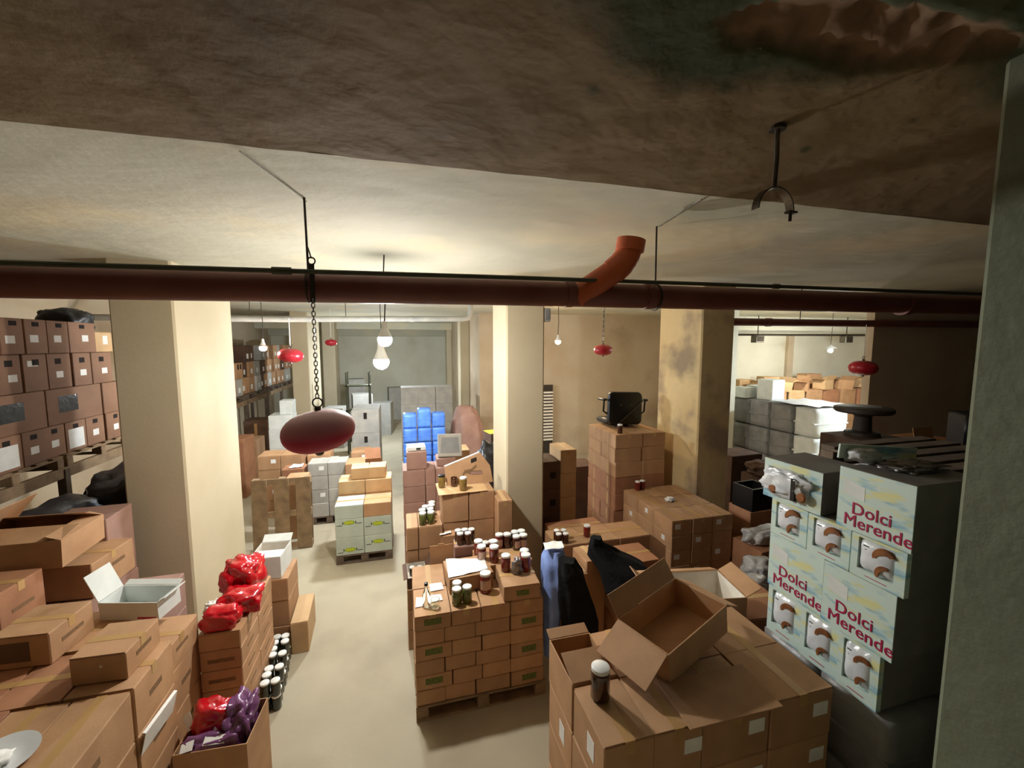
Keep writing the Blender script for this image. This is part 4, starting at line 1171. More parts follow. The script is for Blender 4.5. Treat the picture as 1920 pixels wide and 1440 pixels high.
# F3: mauve cartons along the aisle further back
stack('mauve stack behind the tall cartons', 'mauve cartons along the aisle', 0.0, 5.75, 0, [0.30, 0.14, 0.30, 0.30], [0.40], [0.23, 0.23, 0.23, 0.23, 0.23, 0.23], 'card_mauve', 'y', adj='mauve', tape=False,
      extra=lambda r, c, d: (('sticker', 'paper', 'left', 0.5, 0.6, 0.05, 0.07),) if c == 0 else (), skip=lambda r, c, d: r == 5 and c == 3)
carton('mauve carton topped by a white box, aisle side back', 0.19, 5.95, 1.382, 0.27, 0.34, 0.24, 'card_mauve', 0, 'x', False, (), None)
carton('small pale box on the mauve carton, in front of the blue packs', 0.19, 5.97, 1.624, 0.25, 0.24, 0.05, 'card_white', R(2), 'x', False, (('label_hole', 'logo_dark', 'front', 0.6, 0.5, 0.06, 0.03),), None)
carton('mauve carton second from aisle on top of mauve stack', 0.60, 6.0, 1.382, 0.26, 0.30, 0.10, 'card_mauve', 0, 'x', False, (), None)
pz = thing('grey_crate', 'grey tilted flat box leaning on the mauve stack', 'box', (0.66, 5.93, 1.484), (R(-24), R(2), 0))
MB().cham(-0.17, 0.17, -0.03, 0.03, 0, 0.33, 0.008).build('body', 'card_grey', pz)
MB().prism([(-0.14, 0.05), (0.14, 0.05), (0.12, 0.28), (-0.12, 0.28)], 0.03, 0.033, Matrix.Rotation(math.pi / 2, 4, 'X')).build('front_panel', 'wrap_grey', pz)
bundle('black plastic sack standing left of the middle pillar', (1.30, 6.38, 0.0), (0.24, 0.22, 0.90), 'wrap_black', seed=4.4, amp=0.16, cat='sack', name='plastic_sack')
carton('brown carton behind the black sack near side wall', 0.85, 6.85, 0.0, 0.42, 0.4, 1.38, 'card', 0, 'x', False, (), None)
carton('carton with yellow top flap seen left of middle pillar', 1.52, 6.85, 0.0, 0.30, 0.4, 1.62, 'card_dark', R(10), 'x', False, (('top_sheet', 'logo_yellow', 'top', 0.4, 0.5, 0.24, 0.3),), None)

# blue packs
pallet('low pallet under the blue packs', 0.0, 8.7, 0, 1.0, 0.8, 0.13, 'wood_dark', nb=5)
def pack(label, x, y, z, w, d, h, m, group, rz=0.0, name='shrink_wrapped_pack', cat='pack'):
    """soft-edged plastic pack with a band"""
    o = thing(name, label, cat, (x, y, z), (0, 0, rz), group)
    bm = bmesh.new(); bmesh.ops.create_cube(bm, size=1.0)
    bmesh.ops.subdivide_edges(bm, edges=bm.edges[:], cuts=5, use_grid_fill=True)
    for v in bm.verts:
        p = v.co * 2
        e = [abs(t) ** 6 for t in p]
        s_ = 1 - 0.06 * max(e[0] * e[1], e[1] * e[2], e[0] * e[2])
        n = noise.noise(Vector((p.x * 1.6 + x * 5, p.y * 1.6 + y * 5, p.z * 1.6 + z * 5))) * 0.035
        v.co = Vector((p.x * w / 2, p.y * d / 2, p.z * h / 2)) * (s_ + n * (0 if abs(p.z) > 0.99 else 1))
    me_ = bpy.data.meshes.new('film'); bm.to_mesh(me_); bm.free(); me_.shade_smooth(); me_.materials.append(M[m])
    link('film', me_, o, (0, 0, h / 2 * 0.985))
    MB().cham(-w / 2 * 1.01, w / 2 * 1.01, -d / 2 * 1.01, d / 2 * 1.01, h * 0.44, h * 0.49, 0.004).build('band', m, o)
    return o
for r_ in range(5):
    for c in range(3):
        if r_ == 4 and c == 9: continue
        hgt = 0.30
        pack(f'blue plastic pack, {ORD[r_ + 1]} row up, {["left", "middle", "right"][c]} column at the far aisle', 0.17 + c * 0.30, 9.1 + jit(0.02), 0.132 + r_ * hgt + (0.0 if c != 1 or r_ < 4 else 0.0), 0.28, 0.36, hgt - 0.002 + (0.1 if (c == 1 and r_ == 4) else 0), 'blue_pack', 'blue packs at the far aisle', jit(0.06))
bundle('brown sack leaning behind the blue packs by side wall', (1.46, 9.6, 0.0), (0.40, 0.35, 0.95), 'card_mauve', seed=6.0, amp=0.12, cat='sack', name='sack')
stack('far stack behind the blue packs', 'far cartons behind blue packs', 0.0, 11.3, 0, [0.45, 0.45, 0.45], [0.5], [0.5, 0.5, 0.5, 0.45], 'card_grey', adj='greyish', tape=False, flaps=False)

# ================================================================ AISLE LEFT, MIDDLE DISTANCE (D)
sp_ = pallet('wooden pallet standing upright beside the cream pillar', -2.16, 6.70, 0, 1.08, 0.80, 0.13, 'wood', nb=3, rot=(0, 0, 0))
sp_.matrix_world = Matrix.Translation((-1.76, 6.90, 0.545)) @ Matrix.Rotation(R(-3), 4, 'X') @ Matrix(((0, -1, 0, 0), (0, 0, -1, 0), (1, 0, 0, 0), (0, 0, 0, 1)))
carton('brown carton leaning behind the upright pallet', -1.62, 7.25, 0, 0.30, 0.28, 1.0, 'card', 0, 'x', False, (), None, False)
def wstack():
    gx = -0.93
    pallet('dark pallet under the white printed cartons', gx, 6.08, 0, 0.76, 0.84, 0.13, 'wood_dark', nb=6)
    rows = ((0.132, 0.25), (0.384, 0.27), (0.656, 0.19))
    for r_, (z, h) in enumerate(rows):
        for c in range(2):
            for d in range(2):
                white = not (r_ == 2 and c == 1) and not (r_ == 2 and d == 1)
                lab = f'{"white printed" if white else "brown"} carton, {ORD[r_ + 1]} row, {["left", "right"][c]} {["front", "back"][d]}, on dark aisle pallet'
                o = carton(lab, gx + 0.19 + c * 0.38, 6.08 + 0.21 + d * 0.42, z, 0.374, 0.412, h, 'card_mint' if white else 'card', jit(0.01), 'x', r_ == 2, (), 'cartons on the dark aisle pallet', r_ == 2)
                if o and white and d == 0 and r_ < 2:
                    y0 = -0.207
                    zc = h * (0.30 if c == 0 else 0.62)
                    if (r_ == 1 and c == 0): zc = h * 0.8
                    n = 20
                    mx = Matrix.Translation((0.0, y0, zc)) @ Matrix.Rotation(math.pi / 2, 4, 'X')
                    lg = MB().prism([(0.075 * math.cos(2 * math.pi * k / n), 0.03 * math.sin(2 * math.pi * k / n)) for k in range(n)], 0, 0.002, mx).build('oval_logo', 'logo_green', o)
                    for xx in (-0.035, 0.0, 0.035):
                        MB().torus(0.011, 0.004, 12, 4, mx=Matrix.Translation((xx, y0 - 0.003, zc)) @ Matrix.Rotation(math.pi / 2, 4, 'X')).build('logo_letter', 'logo_yellow', lg)
                    for sx_ in (-1, 1):
                        MB().box(sx_ * 0.13 - 0.035, sx_ * 0.13 + 0.035, y0 - 0.002, y0, zc - 0.03 + sx_ * 0.008, zc - 0.022 + sx_ * 0.008).build('printed_line', 'logo_dark', o)
                        MB().box(sx_ * 0.085 - 0.006, sx_ * 0.085 + 0.006, y0 - 0.002, y0, zc - 0.018, zc + 0.018).build('printed_mark', 'logo_dark', o)
    for c in range(2):
        carton(f'{["left", "right"][c]} brown carton of the upper back pair on dark aisle pallet', gx + 0.19 + c * 0.38, 6.72, 0.848, 0.374, 0.36, 0.20, 'card_pale', 0, 'x', True, (), None)
        carton(f'{["left", "right"][c]} small pale carton crowning the dark aisle pallet', gx + 0.30 + c * 0.255, 6.75, 1.05, 0.25, 0.30, 0.17, 'card_pale', R(2 - 4 * c), 'x', False, (), None)
wstack()
# carton groups behind
wst = lambda r, c, d: (('sticker', 'paper', 'front', 0.7, 0.6, 0.08, 0.07),) if d == 0 and (r + c) % 2 == 1 else ()
pallet('low pallet under greenish cartons behind the upright pallet', -1.55, 7.6, 0, 0.62, 0.7, 0.13, 'wood_dark', nb=5)
stack('greenish stack right of upright pallet', 'greenish cartons behind the upright pallet', -1.55, 7.6, 0.132, [0.31, 0.31], [0.38], [0.24, 0.24, 0.24, 0.22], 'card_grey', 'x', adj='greenish grey', extra=wst, tape=False)
stack('left block behind the upright pallet', 'cartons behind upright pallet left block', -2.45, 8.1, 0, [0.36, 0.36], [0.45], [0.30, 0.30, 0.28, 0.25], 'card', 'x', extra=wst, tape=False)
stack('middle block below the big extinguisher', 'cartons below the big extinguisher', -1.70, 8.32, 0, [0.40, 0.36, 0.34], [0.45], [0.28, 0.28, 0.26, 0.22], 'card', 'x', extra=wst, tape=False, skip=lambda r, c, d: r == 3 and c == 1)
stack('block left of the aisle, behind the white cartons', 'cartons behind the white cartons', -0.95, 7.5, 0, [0.33, 0.30], [0.42], [0.27, 0.27, 0.27, 0.24], 'card', 'x', extra=wst, tape=False, mats=lambda r, c, d: 'card_red' if c else 'card', skip=lambda r, c, d: r == 3 and c == 1)
open_carton('open carton with dark flap behind the white cartons', -0.50, 7.72, 0.812, 0.28, 0.34, 0.20, 'card_red', R(5), (('b', 100, 0.2), ('f', 120, 0.14)))
pack('small bundle wrapped in foil among the middle block cartons', -1.26, 8.3, 0.822, 0.22, 0.26, 0.16, 'white_bag', None)
sheet('white printed leaflet lying on cartons behind upright pallet', -1.75, 7.75, 1.0, [(-0.10, -0.1), (0.1, -0.08), (0.1, 0.1), (-0.08, 0.1)], wav=0.02)
carton('carton supporting the white leaflet behind upright pallet', -1.78, 7.76, 0, 0.34, 0.3, 0.998, 'card_red', 0, 'x', False, (), None)
stack('grey far stack left of the aisle', 'grey far cartons left of the aisle', -1.05, 9.6, 0, [0.58], [0.5, 0.5], [0.55, 0.60, 0.50], 'card_grey', adj='grey', tape=False, flaps=False,
      extra=lambda r, c, d: (('handle_hole', 'dark_hole', 'front', 0.5, 0.75, 0.07, 0.14),) if d == 0 else ())
stack('beside the far cream pillar', 'pale packs beside the far pillar', -2.75, 9.9, 0, [0.46], [0.5], [0.42, 0.42, 0.42, 0.30], 'card_white', adj='pale', tape=False, flaps=False)
carton('small white box on the pale packs beside far pillar', -2.42, 10.2, 1.562, 0.26, 0.3, 0.3, 'card_white', 0, 'x', False, (), None)
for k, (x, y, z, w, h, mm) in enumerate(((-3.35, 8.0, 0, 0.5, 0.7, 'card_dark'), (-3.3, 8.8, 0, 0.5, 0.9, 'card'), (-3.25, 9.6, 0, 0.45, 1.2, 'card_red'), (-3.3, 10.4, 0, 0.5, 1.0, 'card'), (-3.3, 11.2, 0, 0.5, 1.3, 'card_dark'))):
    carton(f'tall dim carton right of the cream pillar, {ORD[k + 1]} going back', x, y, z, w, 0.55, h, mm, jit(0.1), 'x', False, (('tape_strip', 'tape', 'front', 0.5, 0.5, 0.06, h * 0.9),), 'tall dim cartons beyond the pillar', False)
for k, (x, y, h) in enumerate(((-1.9, 13.5, 1.2), (-1.2, 14.2, 1.5), (-0.6, 15.0, 1.1), (0.6, 14.5, 1.0), (1.2, 15.5, 1.3), (-1.6, 16.5, 1.8), (-0.2, 18.0, 1.3))):
    carton(f'far grey carton block in the bluish back area, {ORD[k + 1]} in depth', x, y, 0, 0.6, 0.6, h, 'card_grey', jit(0.2), 'x', False, (), 'far grey carton blocks', False)
o = thing('shelf_unit', 'dark green metal shelf frame far behind the big extinguisher', 'shelf', (-1.15, 12.6, 0))
for xx in (-0.3, 0.3):
    for yy in (-0.2, 0.2):
        MB().box(xx - 0.02, xx + 0.02, yy - 0.02, yy + 0.02, 0, 2.3).build('post', 'conduit', o)
for zz_ in (0.5, 1.2, 1.9):
    MB().box(-0.34, 0.34, -0.22, 0.22, zz_, zz_ + 0.04).build('shelf_board', 'conduit', o)

# ================================================================ RIGHT CENTRE (G)
st_l = lambda r, c, d: ((('sticker', 'paper', 'left', 0.55, 0.6, 0.06, 0.06),) if c == 0 and (r + d) % 2 else ()) + ((('sticker', 'paper', 'front', 0.3, 0.6, 0.07, 0.06),) if d == 0 and (r + c) % 2 == 0 else ())
pallet('wooden pallet under the wide low stack at damp pillar', 3.0, 4.06, 0, 0.85, 1.12, 0.13, 'wood', nb=7)
stack('wide low stack at the damp pillar', 'cartons of the wide low stack', 3.0, 4.06, 0.13, [0.28, 0.28, 0.29], [0.37, 0.37, 0.37], [0.18, 0.18, 0.19, 0.18, 0.19], 'card', 'y', extra=st_l, ja=0.015)
jar('red jar with white lid on the wide low stack', 3.18, 5.10, 1.052, 'jar_red', 1.0)
jar('red jar beside its twin on the wide low stack', 3.27, 5.12, 1.052, 'jar_red', 1.0)
lp = bundle('crumpled white paper on the wide low stack', (3.36, 4.62, 1.052), (0.06, 0.05, 0.03), 'paper', seed=3.2, amp=0.5, freq=3, cat='paper', name='crumpled_paper', sub=3)
stack('chair stack', 'cartons of the chair stack', 2.90, 5.24, 0, [[0.42, 0.39], [0.44, 0.37]], [0.44, 0.44], [0.24, 0.24, 0.24, 0.24, 0.24, 0.22, 0.20, 0.20], 'card', 'y',
      extra=lambda r, c, d: (('tape_strip', 'tape', 'left', 0.5, 0.5, 0.04, 0.18),) if c == 0 else (), ja=0.03, mats=lambda r, c, d: 'card' if r > 4 else 'card_red',
      skip=lambda r, c, d: False)
jar('dark red jar with white lid on the chair stack', 3.02, 5.34, 1.822, 'jar_brown', 1.0)
ch = thing('office_chair', 'black office chair seen from behind on top of stacked cartons', 'chair', (3.30, 5.72, 1.824), (R(-4), R(2), R(-6)))
def rbox(w, h, t, r=0.07, n=6, bulge=0.02):
    pts = []
    for (cx, cz, a0) in ((w / 2 - r, h - r, 0), (-w / 2 + r, h - r, 90), (-w / 2 + r, r, 180), (w / 2 - r, r, 270)):
        for k in range(n + 1):
            a = R(a0 + 90 * k / n)
            pts.append((cx + r * math.cos(a), cz + r * math.sin(a)))
    return pts
mx = Matrix.Rotation(math.pi / 2, 4, 'X')
mb = MB(); pts = rbox(0.54, 0.50, 0.08)
N_ = len(pts)
lay_ = [(0.86, -0.05), (0.97, -0.045), (1.0, -0.02), (1.0, 0.02), (0.96, 0.045), (0.85, 0.055)]
v = [(px * s_, (pz_ - 0.25) * s_ + 0.25, yy) for s_, yy in lay_ for px, pz_ in pts]
f = [tuple(range(N_))[::-1], tuple((len(lay_) - 1) * N_ + k for k in range(N_))]
for i in range(len(lay_) - 1):
    for k in range(N_):
        f.append((i * N_ + k, i * N_ + (k + 1) % N_, (i + 1) * N_ + (k + 1) % N_, (i + 1) * N_ + k))
mb.add(v, f, mx)
bk = mb.build('backrest', 'chair', ch, True, (0, 0, 0.04))
MB().cham(-0.26, 0.26, 0.05, 0.52, 0.03, 0.12, 0.03).build('seat', 'chair', ch, True)
for sx_ in (-1, 1):
    ar = MB().tube([(sx_ * 0.27, 0.02, 0.20), (sx_ * 0.33, 0.02, 0.24), (sx_ * 0.33, 0.0, 0.42)], 0.014, 10).build('armrest', 'chair', ch, True)
    MB().cham(sx_ * 0.33 - 0.03, sx_ * 0.33 + 0.03, -0.06, 0.22, 0.40, 0.435, 0.012).build('arm_pad', 'chair', ar, True)
MB().tube([(-0.18, -0.075, 0.0), (0.28, -0.065, 0.42)], 0.008, 8).build('metal_rod', 'metal', ch)
for xx in (-0.08, 0.08):
    MB().lathe([(0.018, -0.004), (0.018, 0.004)], 12, Matrix.Translation((xx, -0.058, 0.34)) @ mx).build('bolt', 'metal', ch)
MB().tube([(0, 0.25, 0.0), (0, 0.25, 0.04)], 0.05, 14).build('gas_column', 'metal_dark', ch, True)
# left of chair stack
stack('narrow pale stack left of the chair stack', 'narrow pale stack cartons', 2.08, 5.25, 0, [0.24], [0.45], [0.33, 0.33, 0.33, 0.33, 0.33], 'card_pale', 'y', tape=True)
stack('dark stack right of middle pillar', 'dark stack right of middle pillar', 1.72, 5.2, 0, [0.34], [0.45], [0.38, 0.38, 0.38, 0.38], 'card_dark', 'y', adj='dark brown', tape=False,
      extra=lambda r, c, d: (('handle_hole', 'dark_hole', 'front', 0.7, 0.5, 0.08, 0.09),))
o = thing('vent_panel', 'pale slatted panel behind the middle pillar, right side', 'panel', (3.75, 10.55, 0))
MB().box(-0.2, 0.2, 0.03, 0.06, 0, 2.0).build('backing', 'metal_dark', o)
for k in range(16):
    MB().box(-0.19, 0.19, -0.02, 0.03, 0.5 + k * 0.085, 0.545 + k * 0.085).build('slat', 'lining', o)
# low boxes in front
stack('low row right of the jar pallet', 'low cartons right of jar pallet', 1.62, 4.15, 0, [0.36, 0.40, 0.40], [0.42], [0.30, 0.30, 0.28], 'card', 'x', tape=True)
carton('open-looking brown carton behind the black jackets, upper left', 2.10, 4.78, 0, 0.70, 0.34, 0.80, 'card_red', R(2), 'x', True, (), None)
stack('under the right black jacket', 'reddish cartons under right jacket', 1.86, 3.30, 0, [0.36, 0.36], [0.38, 0.40], [0.30, 0.28, 0.27], 'card_red', 'x', adj='reddish brown', tape=True, skip=lambda r, c, d: r == 2 and d == 0)
carton('upright brown carton left of the right black jacket', 1.74, 3.62, 0.0, 0.20, 0.30, 1.06, 'card', R(3), 'y', True, (), None)
stack('between jackets and wide low stack', 'cartons between jackets and wide stack', 2.60, 3.20, 0, [0.34], [0.40, 0.40], [0.24, 0.22], 'card_red', 'x', tape=True)
for i, (x, y) in enumerate(((1.66, 4.22), (1.74, 4.21), (1.67, 4.31), (1.75, 4.30))):
    jar(f'brown jar with white lid, {["front left", "front right", "back left", "back right"][i]}, foot of middle pillar right side', x, y, 0.882, 'jar_brown', 0.9)
jar('single red jar with white lid behind the right black jacket', 2.04, 4.30, 0.882, 'jar_red', 1.05)
# jackets
def coat(label, loc, spine, m, name='jacket', seed=0.0, sub=2):
    """hanging or lying garment: a folded tube skin along a spine of (point, half width, half depth)"""
    o = thing(name, label, 'jacket', loc)
    v, f = [], []
    n = 40
    S = []
    for i in range(len(spine) - 1):
        for k in range(5):
            t = k / 5
            a, b_ = spine[i], spine[i + 1]
            S.append([a[j] * (1 - t) + b_[j] * t for j in range(5)])
    S.append(list(spine[-1]))
    for i, (px, py, pz, w, d) in enumerate(S):
        for k in range(n):
            a = 2 * math.pi * k / n
            fo = 1 + 0.10 * math.sin(5 * a + i * 0.25 + seed) + 0.16 * noise.noise(Vector((math.cos(a) * 1.7, math.sin(a) * 1.7, i * 0.16 + seed)))
            v.append((px + w * math.cos(a) * fo, py + d * math.sin(a) * fo, pz + 0.02 * noise.noise(Vector((math.cos(a) * 2, math.sin(a) * 2, i * 0.3 + seed * 2)))))
    for i in range(len(S) - 1):
        for k in range(n):
            f.append((i * n + k, i * n + (k + 1) % n, (i + 1) * n + (k + 1) % n, (i + 1) * n + k))
    f.append(tuple(range(n - 1, -1, -1))); f.append(tuple((len(S) - 1) * n + k for k in range(n)))
    MB().add(v, f).build('cloth', m, o, True)
    return o
coat('black jacket draped over cartons in the right middle', (1.98, 3.42, 0.60),
     [(0.20, -0.20, 0.0, 0.14, 0.05), (0.17, -0.20, 0.10, 0.24, 0.08), (0.07, -0.15, 0.26, 0.27, 0.13), (0.0, -0.03, 0.40, 0.24, 0.15), (-0.13, 0.08, 0.50, 0.16, 0.11), (-0.21, 0.10, 0.60, 0.065, 0.06), (-0.21, 0.10, 0.66, 0.05, 0.05)], 'cloth_black', seed=1.0)
coat('black jacket hanging over the blue garment beside centre pallet', (1.42, 3.22, 0.40),
     [(0.06, 0, 0.0, 0.16, 0.05), (0.05, 0, 0.25, 0.17, 0.08), (0.0, 0, 0.52, 0.14, 0.10), (-0.03, 0.02, 0.72, 0.11, 0.10), (-0.05, 0.05, 0.82, 0.07, 0.07)], 'cloth_black', seed=2.6)
coat('light blue padded garment between jar pallet and black jacket', (1.265, 3.36, 0.30),
     [(0.0, 0, 0.0, 0.07, 0.06), (0.0, 0, 0.35, 0.075, 0.10), (0.01, 0.02, 0.68, 0.085, 0.14), (0.04, 0.06, 0.85, 0.10, 0.15), (0.05, 0.08, 0.95, 0.07, 0.09)], 'cloth_blue', seed=5.0)
sheet('white paper lying on the light blue garment', 1.29, 3.44, 1.27, [(-0.09, -0.07), (0.09, -0.07), (0.11, 0.05), (-0.06, 0.07)], wav=0.012)
carton('brown carton supporting the blue garment and black jacket', 1.50, 3.52, 0.0, 0.24, 0.30, 1.0, 'card', 0, 'x', False, (('green_label', 'green_print', 'front', 0.6, 0.2, 0.14, 0.06),), None)

# ================================================================ FRONT RIGHT STACK (H)
pallet('wooden pallet under the front right cartons', 0.79, 1.46, 0, 1.26, 0.68, 0.12, 'wood', nb=6)
hs = lambda r, c, d: ((('sticker', 'paper', 'left', 0.6, 0.5, 0.07, 0.10),) if c == 0 and (r + d) % 2 == 0 else ()) + ((('sticker', 'paper', 'front', 0.8, 0.6, 0.09, 0.07),) if d == 0 and c else ())
stack('front right pallet', 'cartons on the front right pallet', 0.79, 1.46, 0.12, [0.25, 0.25, 0.38, 0.38], [0.33, 0.35], [0.26, 0.26, 0.26, 0.25, 0.25], 'card', 'y', extra=hs, ja=0.012,
      skip=lambda r, c, d: r == 4 and c == 0 and d == 1)
open_carton('brown carton with opened dark top at front right pallet corner', 0.915, 1.97, 1.155, 0.25, 0.33, 0.25, 'card', 0, (('f', 15, 0.17), ('b', 165, 0.07)))
jar('single brown jar with white lid on the front right cartons', 0.895, 1.71, 1.402, 'jar_brown', 1.22)
oc = open_carton('large empty open carton tilted on the front right cartons', 1.455, 1.92, 1.44, 0.52, 0.33, 0.17, 'card', R(19), (('l', 208, 0.20), ('r', 212, 0.14), ('b', 122, 0.13)), (0, R(-8)))
fb = thing('cardboard_flap', 'wide opened carton flap lying in front of the empty open carton', 'cardboard', (1.46, 1.575, 1.410), (R(2), 0, R(-1)))
MB().cham(-0.26, 0.24, -0.14, 0.12, -0.004, 0.004, 0.0015).build('sheet', 'card', fb)
# second row behind H
stack('row behind the front right pallet', 'cartons behind the front right pallet', 1.62, 2.22, 0, [0.34, 0.36], [0.42], [0.28, 0.28, 0.28, 0.26], 'card', 'x', tape=False)
open_carton('open carton with white lining behind the tilted one', 1.98, 2.45, 1.102, 0.62, 0.36, 0.27, 'card', R(-10), (('r', 150, 0.12), ('l', 140, 0.10), ('b', 200, 0.1)), inner='lining')
carton('brown carton right of the lined open carton, beside mint boxes', 2.60, 2.55, 0, 0.42, 0.5, 1.12, 'card_red', R(-6), 'x', True, (), None)

# ================================================================ MINT DOLCI BOXES
DX = 2.20
for r_ in range(3):
    for c in range(2):
        pack(f'grey wrapped carton, {ORD[r_ + 1]} row, {["near", "far"][c]} one, under the mint boxes', DX + 0.245, 1.49 + c * 0.38, r_ * 0.435, 0.47, 0.37, 0.434, 'wrap_grey', 'grey wrapped cartons under the mint boxes', 0, 'wrapped_carton', 'carton')
def pillow(parent, mx, hw, hh, bulge, seed):
    """sealed snack pouch: a pillow with crimped, ruffled ends"""
    n = 12
    v, f = [], []
    for sd in (0, 1):
        for j in range(n + 1):
            for i in range(n + 1):
                u, w_ = i / n * 2 - 1, j / n * 2 - 1
                b_ = max(0.0, (1 - u ** 4) * (1 - abs(w_) ** 3)) ** 0.6
                ru = 0.10 * noise.noise(Vector((u * 1.5, w_ * 2.2, seed))) * b_ + 0.12 * math.sin(9 * u + seed) * (abs(w_) ** 6)
                v.append((u * hw * (1 - 0.06 * (1 - abs(w_)) + 0.03 * noise.noise(Vector((w_ * 3, seed, 0)))), w_ * hh, (bulge * (b_ + ru) + 0.001) if sd else -0.001))
    N1 = (n + 1) ** 2
    for j in range(n):
        for i in range(n):
            a = j * (n + 1) + i
            f.append((a, a + n + 1, a + n + 2, a + 1)); f.append((N1 + a, N1 + a + 1, N1 + a + n + 2, N1 + a + n + 1))
    bd = [i for i in range(n)] + [j * (n + 1) + n for j in range(n)] + [n * (n + 1) + n - i for i in range(n)] + [(n - j) * (n + 1) for j in range(n)]
    for k_ in range(len(bd)):
        f.append((bd[k_], bd[(k_ + 1) % len(bd)], N1 + bd[(k_ + 1) % len(bd)], N1 + bd[k_]))
    o = MB().add(v, f, mx).build('pouch', 'pouch', parent, True)
    return o
def crescent(parent, mx, s_):
    n = 10
    out = [(s_ * math.cos(math.pi * k / n), s_ * 0.85 * math.sin(math.pi * k / n)) for k in range(n + 1)]
    inn = [(s_ * 0.62 * math.cos(math.pi * k / n), s_ * 0.28 * math.sin(math.pi * k / n)) for k in range(n, -1, -1)]
    v = [(x, y, 0.0) for x, y in out + inn] + [(x * 0.9, y * 0.9 + 0.02 * s_, 0.010) for x, y in out + inn]
    m_ = len(out) * 2
    f = []
    L_ = n + 1
    for k in range(n):
        f.append((m_ + k, m_ + k + 1, m_ + m_ - 2 - k, m_ + m_ - 1 - k))
    for k in range(m_):
        f.append((k, (k + 1) % m_, m_ + (k + 1) % m_, m_ + k))
    return MB().add(v, f, mx).build('croissant_print', 'croissant', parent)
def mint(label, y0, y1, z, h, kind, dep=0.45, rz=0.0, dx=0.0):
    """printed snack box; its printed face looks towards -x"""
    w = y1 - y0
    o = thing('snack_box', label, 'box', (DX + dep / 2 + dx, (y0 + y1) / 2, z), (0, 0, rz), 'mint snack boxes')
    hx = dep / 2
    fx = -hx
    FR = Matrix(((0, 0, -1, fx), (-1, 0, 0, 0), (0, 1, 0, 0), (0, 0, 0, 1)))   # face frame: u along -y, v up, w outwards (-x)
    if kind == 'text':
        MB().cham(-hx + 0.004, hx, -w / 2 + 0.003, w / 2 - 0.003, 0, h - 0.002, 0.004).build('body', 'box_grey', o)
        MB().box(-w / 2 + 0.002, w / 2 - 0.002, 0.0, h - 0.003, -0.004, 0.0015, FR).build('printed_face', 'dolci', o)
        MB().prism([(-w * 0.42, h * 0.58), (-w * 0.12, h * 0.52), (-w * 0.12, h * 0.74), (-w * 0.42, h * 0.82)], 0.0015, 0.0025, FR).build('printed_block', 'card_white', o)
        for s_, vv, uu in (('Dolci', 0.36, -0.02), ('Merende', 0.155, 0.06)):
            l_ = link('lettering', text_mesh(s_, w * 0.25, 'dolci_text'), o)
            l_.matrix_local = FR @ Matrix.Translation((w * uu, h * vv, 0.0025))
    else:
        MB().cham(-hx + 0.03, hx, -w / 2 + 0.003, w / 2 - 0.003, 0, h - 0.002, 0.004).build('body', 'box_grey', o)
        fr = MB()
        b0 = w * 0.14
        fr.box(-w / 2 + 0.002, w / 2 - 0.002, 0, h * 0.2, -0.03, 0.001, FR)
        fr.box(-w / 2 + 0.002, w / 2 - 0.002, h * 0.93, h - 0.003, -0.03, 0.001, FR)
        fr.box(-w / 2 + 0.002, -w / 2 + b0, h * 0.2, h * 0.93, -0.03, 0.001, FR)
        fr.box(w / 2 - b0 * 1.4, w / 2 - 0.002, h * 0.2, h * 0.93, -0.03, 0.001, FR)
        fr.build('printed_face', 'dolci', o)
        MB().box(-w / 2 + b0, w / 2 - b0 * 1.4, h * 0.2, h * 0.93, -0.03, -0.027, FR).build('window_back', 'dark_hole', o)
        pillow(o, FR @ Matrix.Translation((-0.012 * w, h * 0.565, -0.024)), w * 0.37, h * 0.365, 0.034, y0 * 9 + z)
        for (du, dv, sz_, ra) in ((0.13, 0.68, 0.22, 0.4), (0.14, 0.34, 0.17, 0.9)):
            crescent(o, FR @ Matrix.Translation((w * du, h * dv, 0.004)) @ Matrix.Rotation(ra, 4, 'Z'), w * sz_)
        for (du, dv, lw_) in ((-0.20, 0.78, 0.10), (-0.18, 0.70, 0.07)):
            MB().box(w * du - w * lw_ / 2, w * du + w * lw_ / 2, h * dv, h * dv + 0.004, 0.0, 0.008, FR).build('printed_line', 'logo_dark', o)
        MB().box(-w * 0.2, w * 0.2, h * 0.085, h * 0.10, 0.001, 0.002, FR @ Matrix.Rotation(0.0, 4, 'Z')).build('printed_line', 'dolci_text', o)
    return o
# rows from the bottom: windows, text, windows, top pair
for i, (a, b_) in enumerate(((1.37, 1.57), (1.57, 1.79), (1.79, 2.02))):
    mint(f'mint snack box with pouch window, lowest row, {["nearest", "middle", "farthest"][i]}', a, b_, 1.306, 0.294, 'window', dx=0.006 * i)
mint('mint box lettered Dolci Merende, middle row, nearer one', 1.325, 1.675, 1.60, 0.335, 'text')
mint('mint box lettered Dolci Merende, middle row, farther one', 1.68, 2.03, 1.60, 0.335, 'text', dx=0.01)
for i, (a, b_) in enumerate(((1.30, 1.545), (1.55, 1.785), (1.79, 2.03))):
    mint(f'mint snack box with pouch window, third row, {["nearest", "middle", "farthest"][i]}', a, b_, 1.935, 0.22, 'window', dx=0.004 * i)
mint('mint box lettered Dolci Merende, topmost near the grey pillar', 1.285, 1.625, 2.157, 0.315, 'text', dx=-0.005)
tb = thing('snack_box', 'grey-topped snack box with white pouch at the upper left of mint stack', 'box', (DX + 0.17, 1.91, 2.157), (0, 0, R(3)), 'mint snack boxes')
MB().cham(-0.17, 0.17, -0.185, 0.185, 0, 0.24, 0.004).build('body', 'box_grey', tb)
MB().box(-0.172, -0.17, -0.18, 0.18, 0.0, 0.238).build('printed_face', 'dolci', tb)
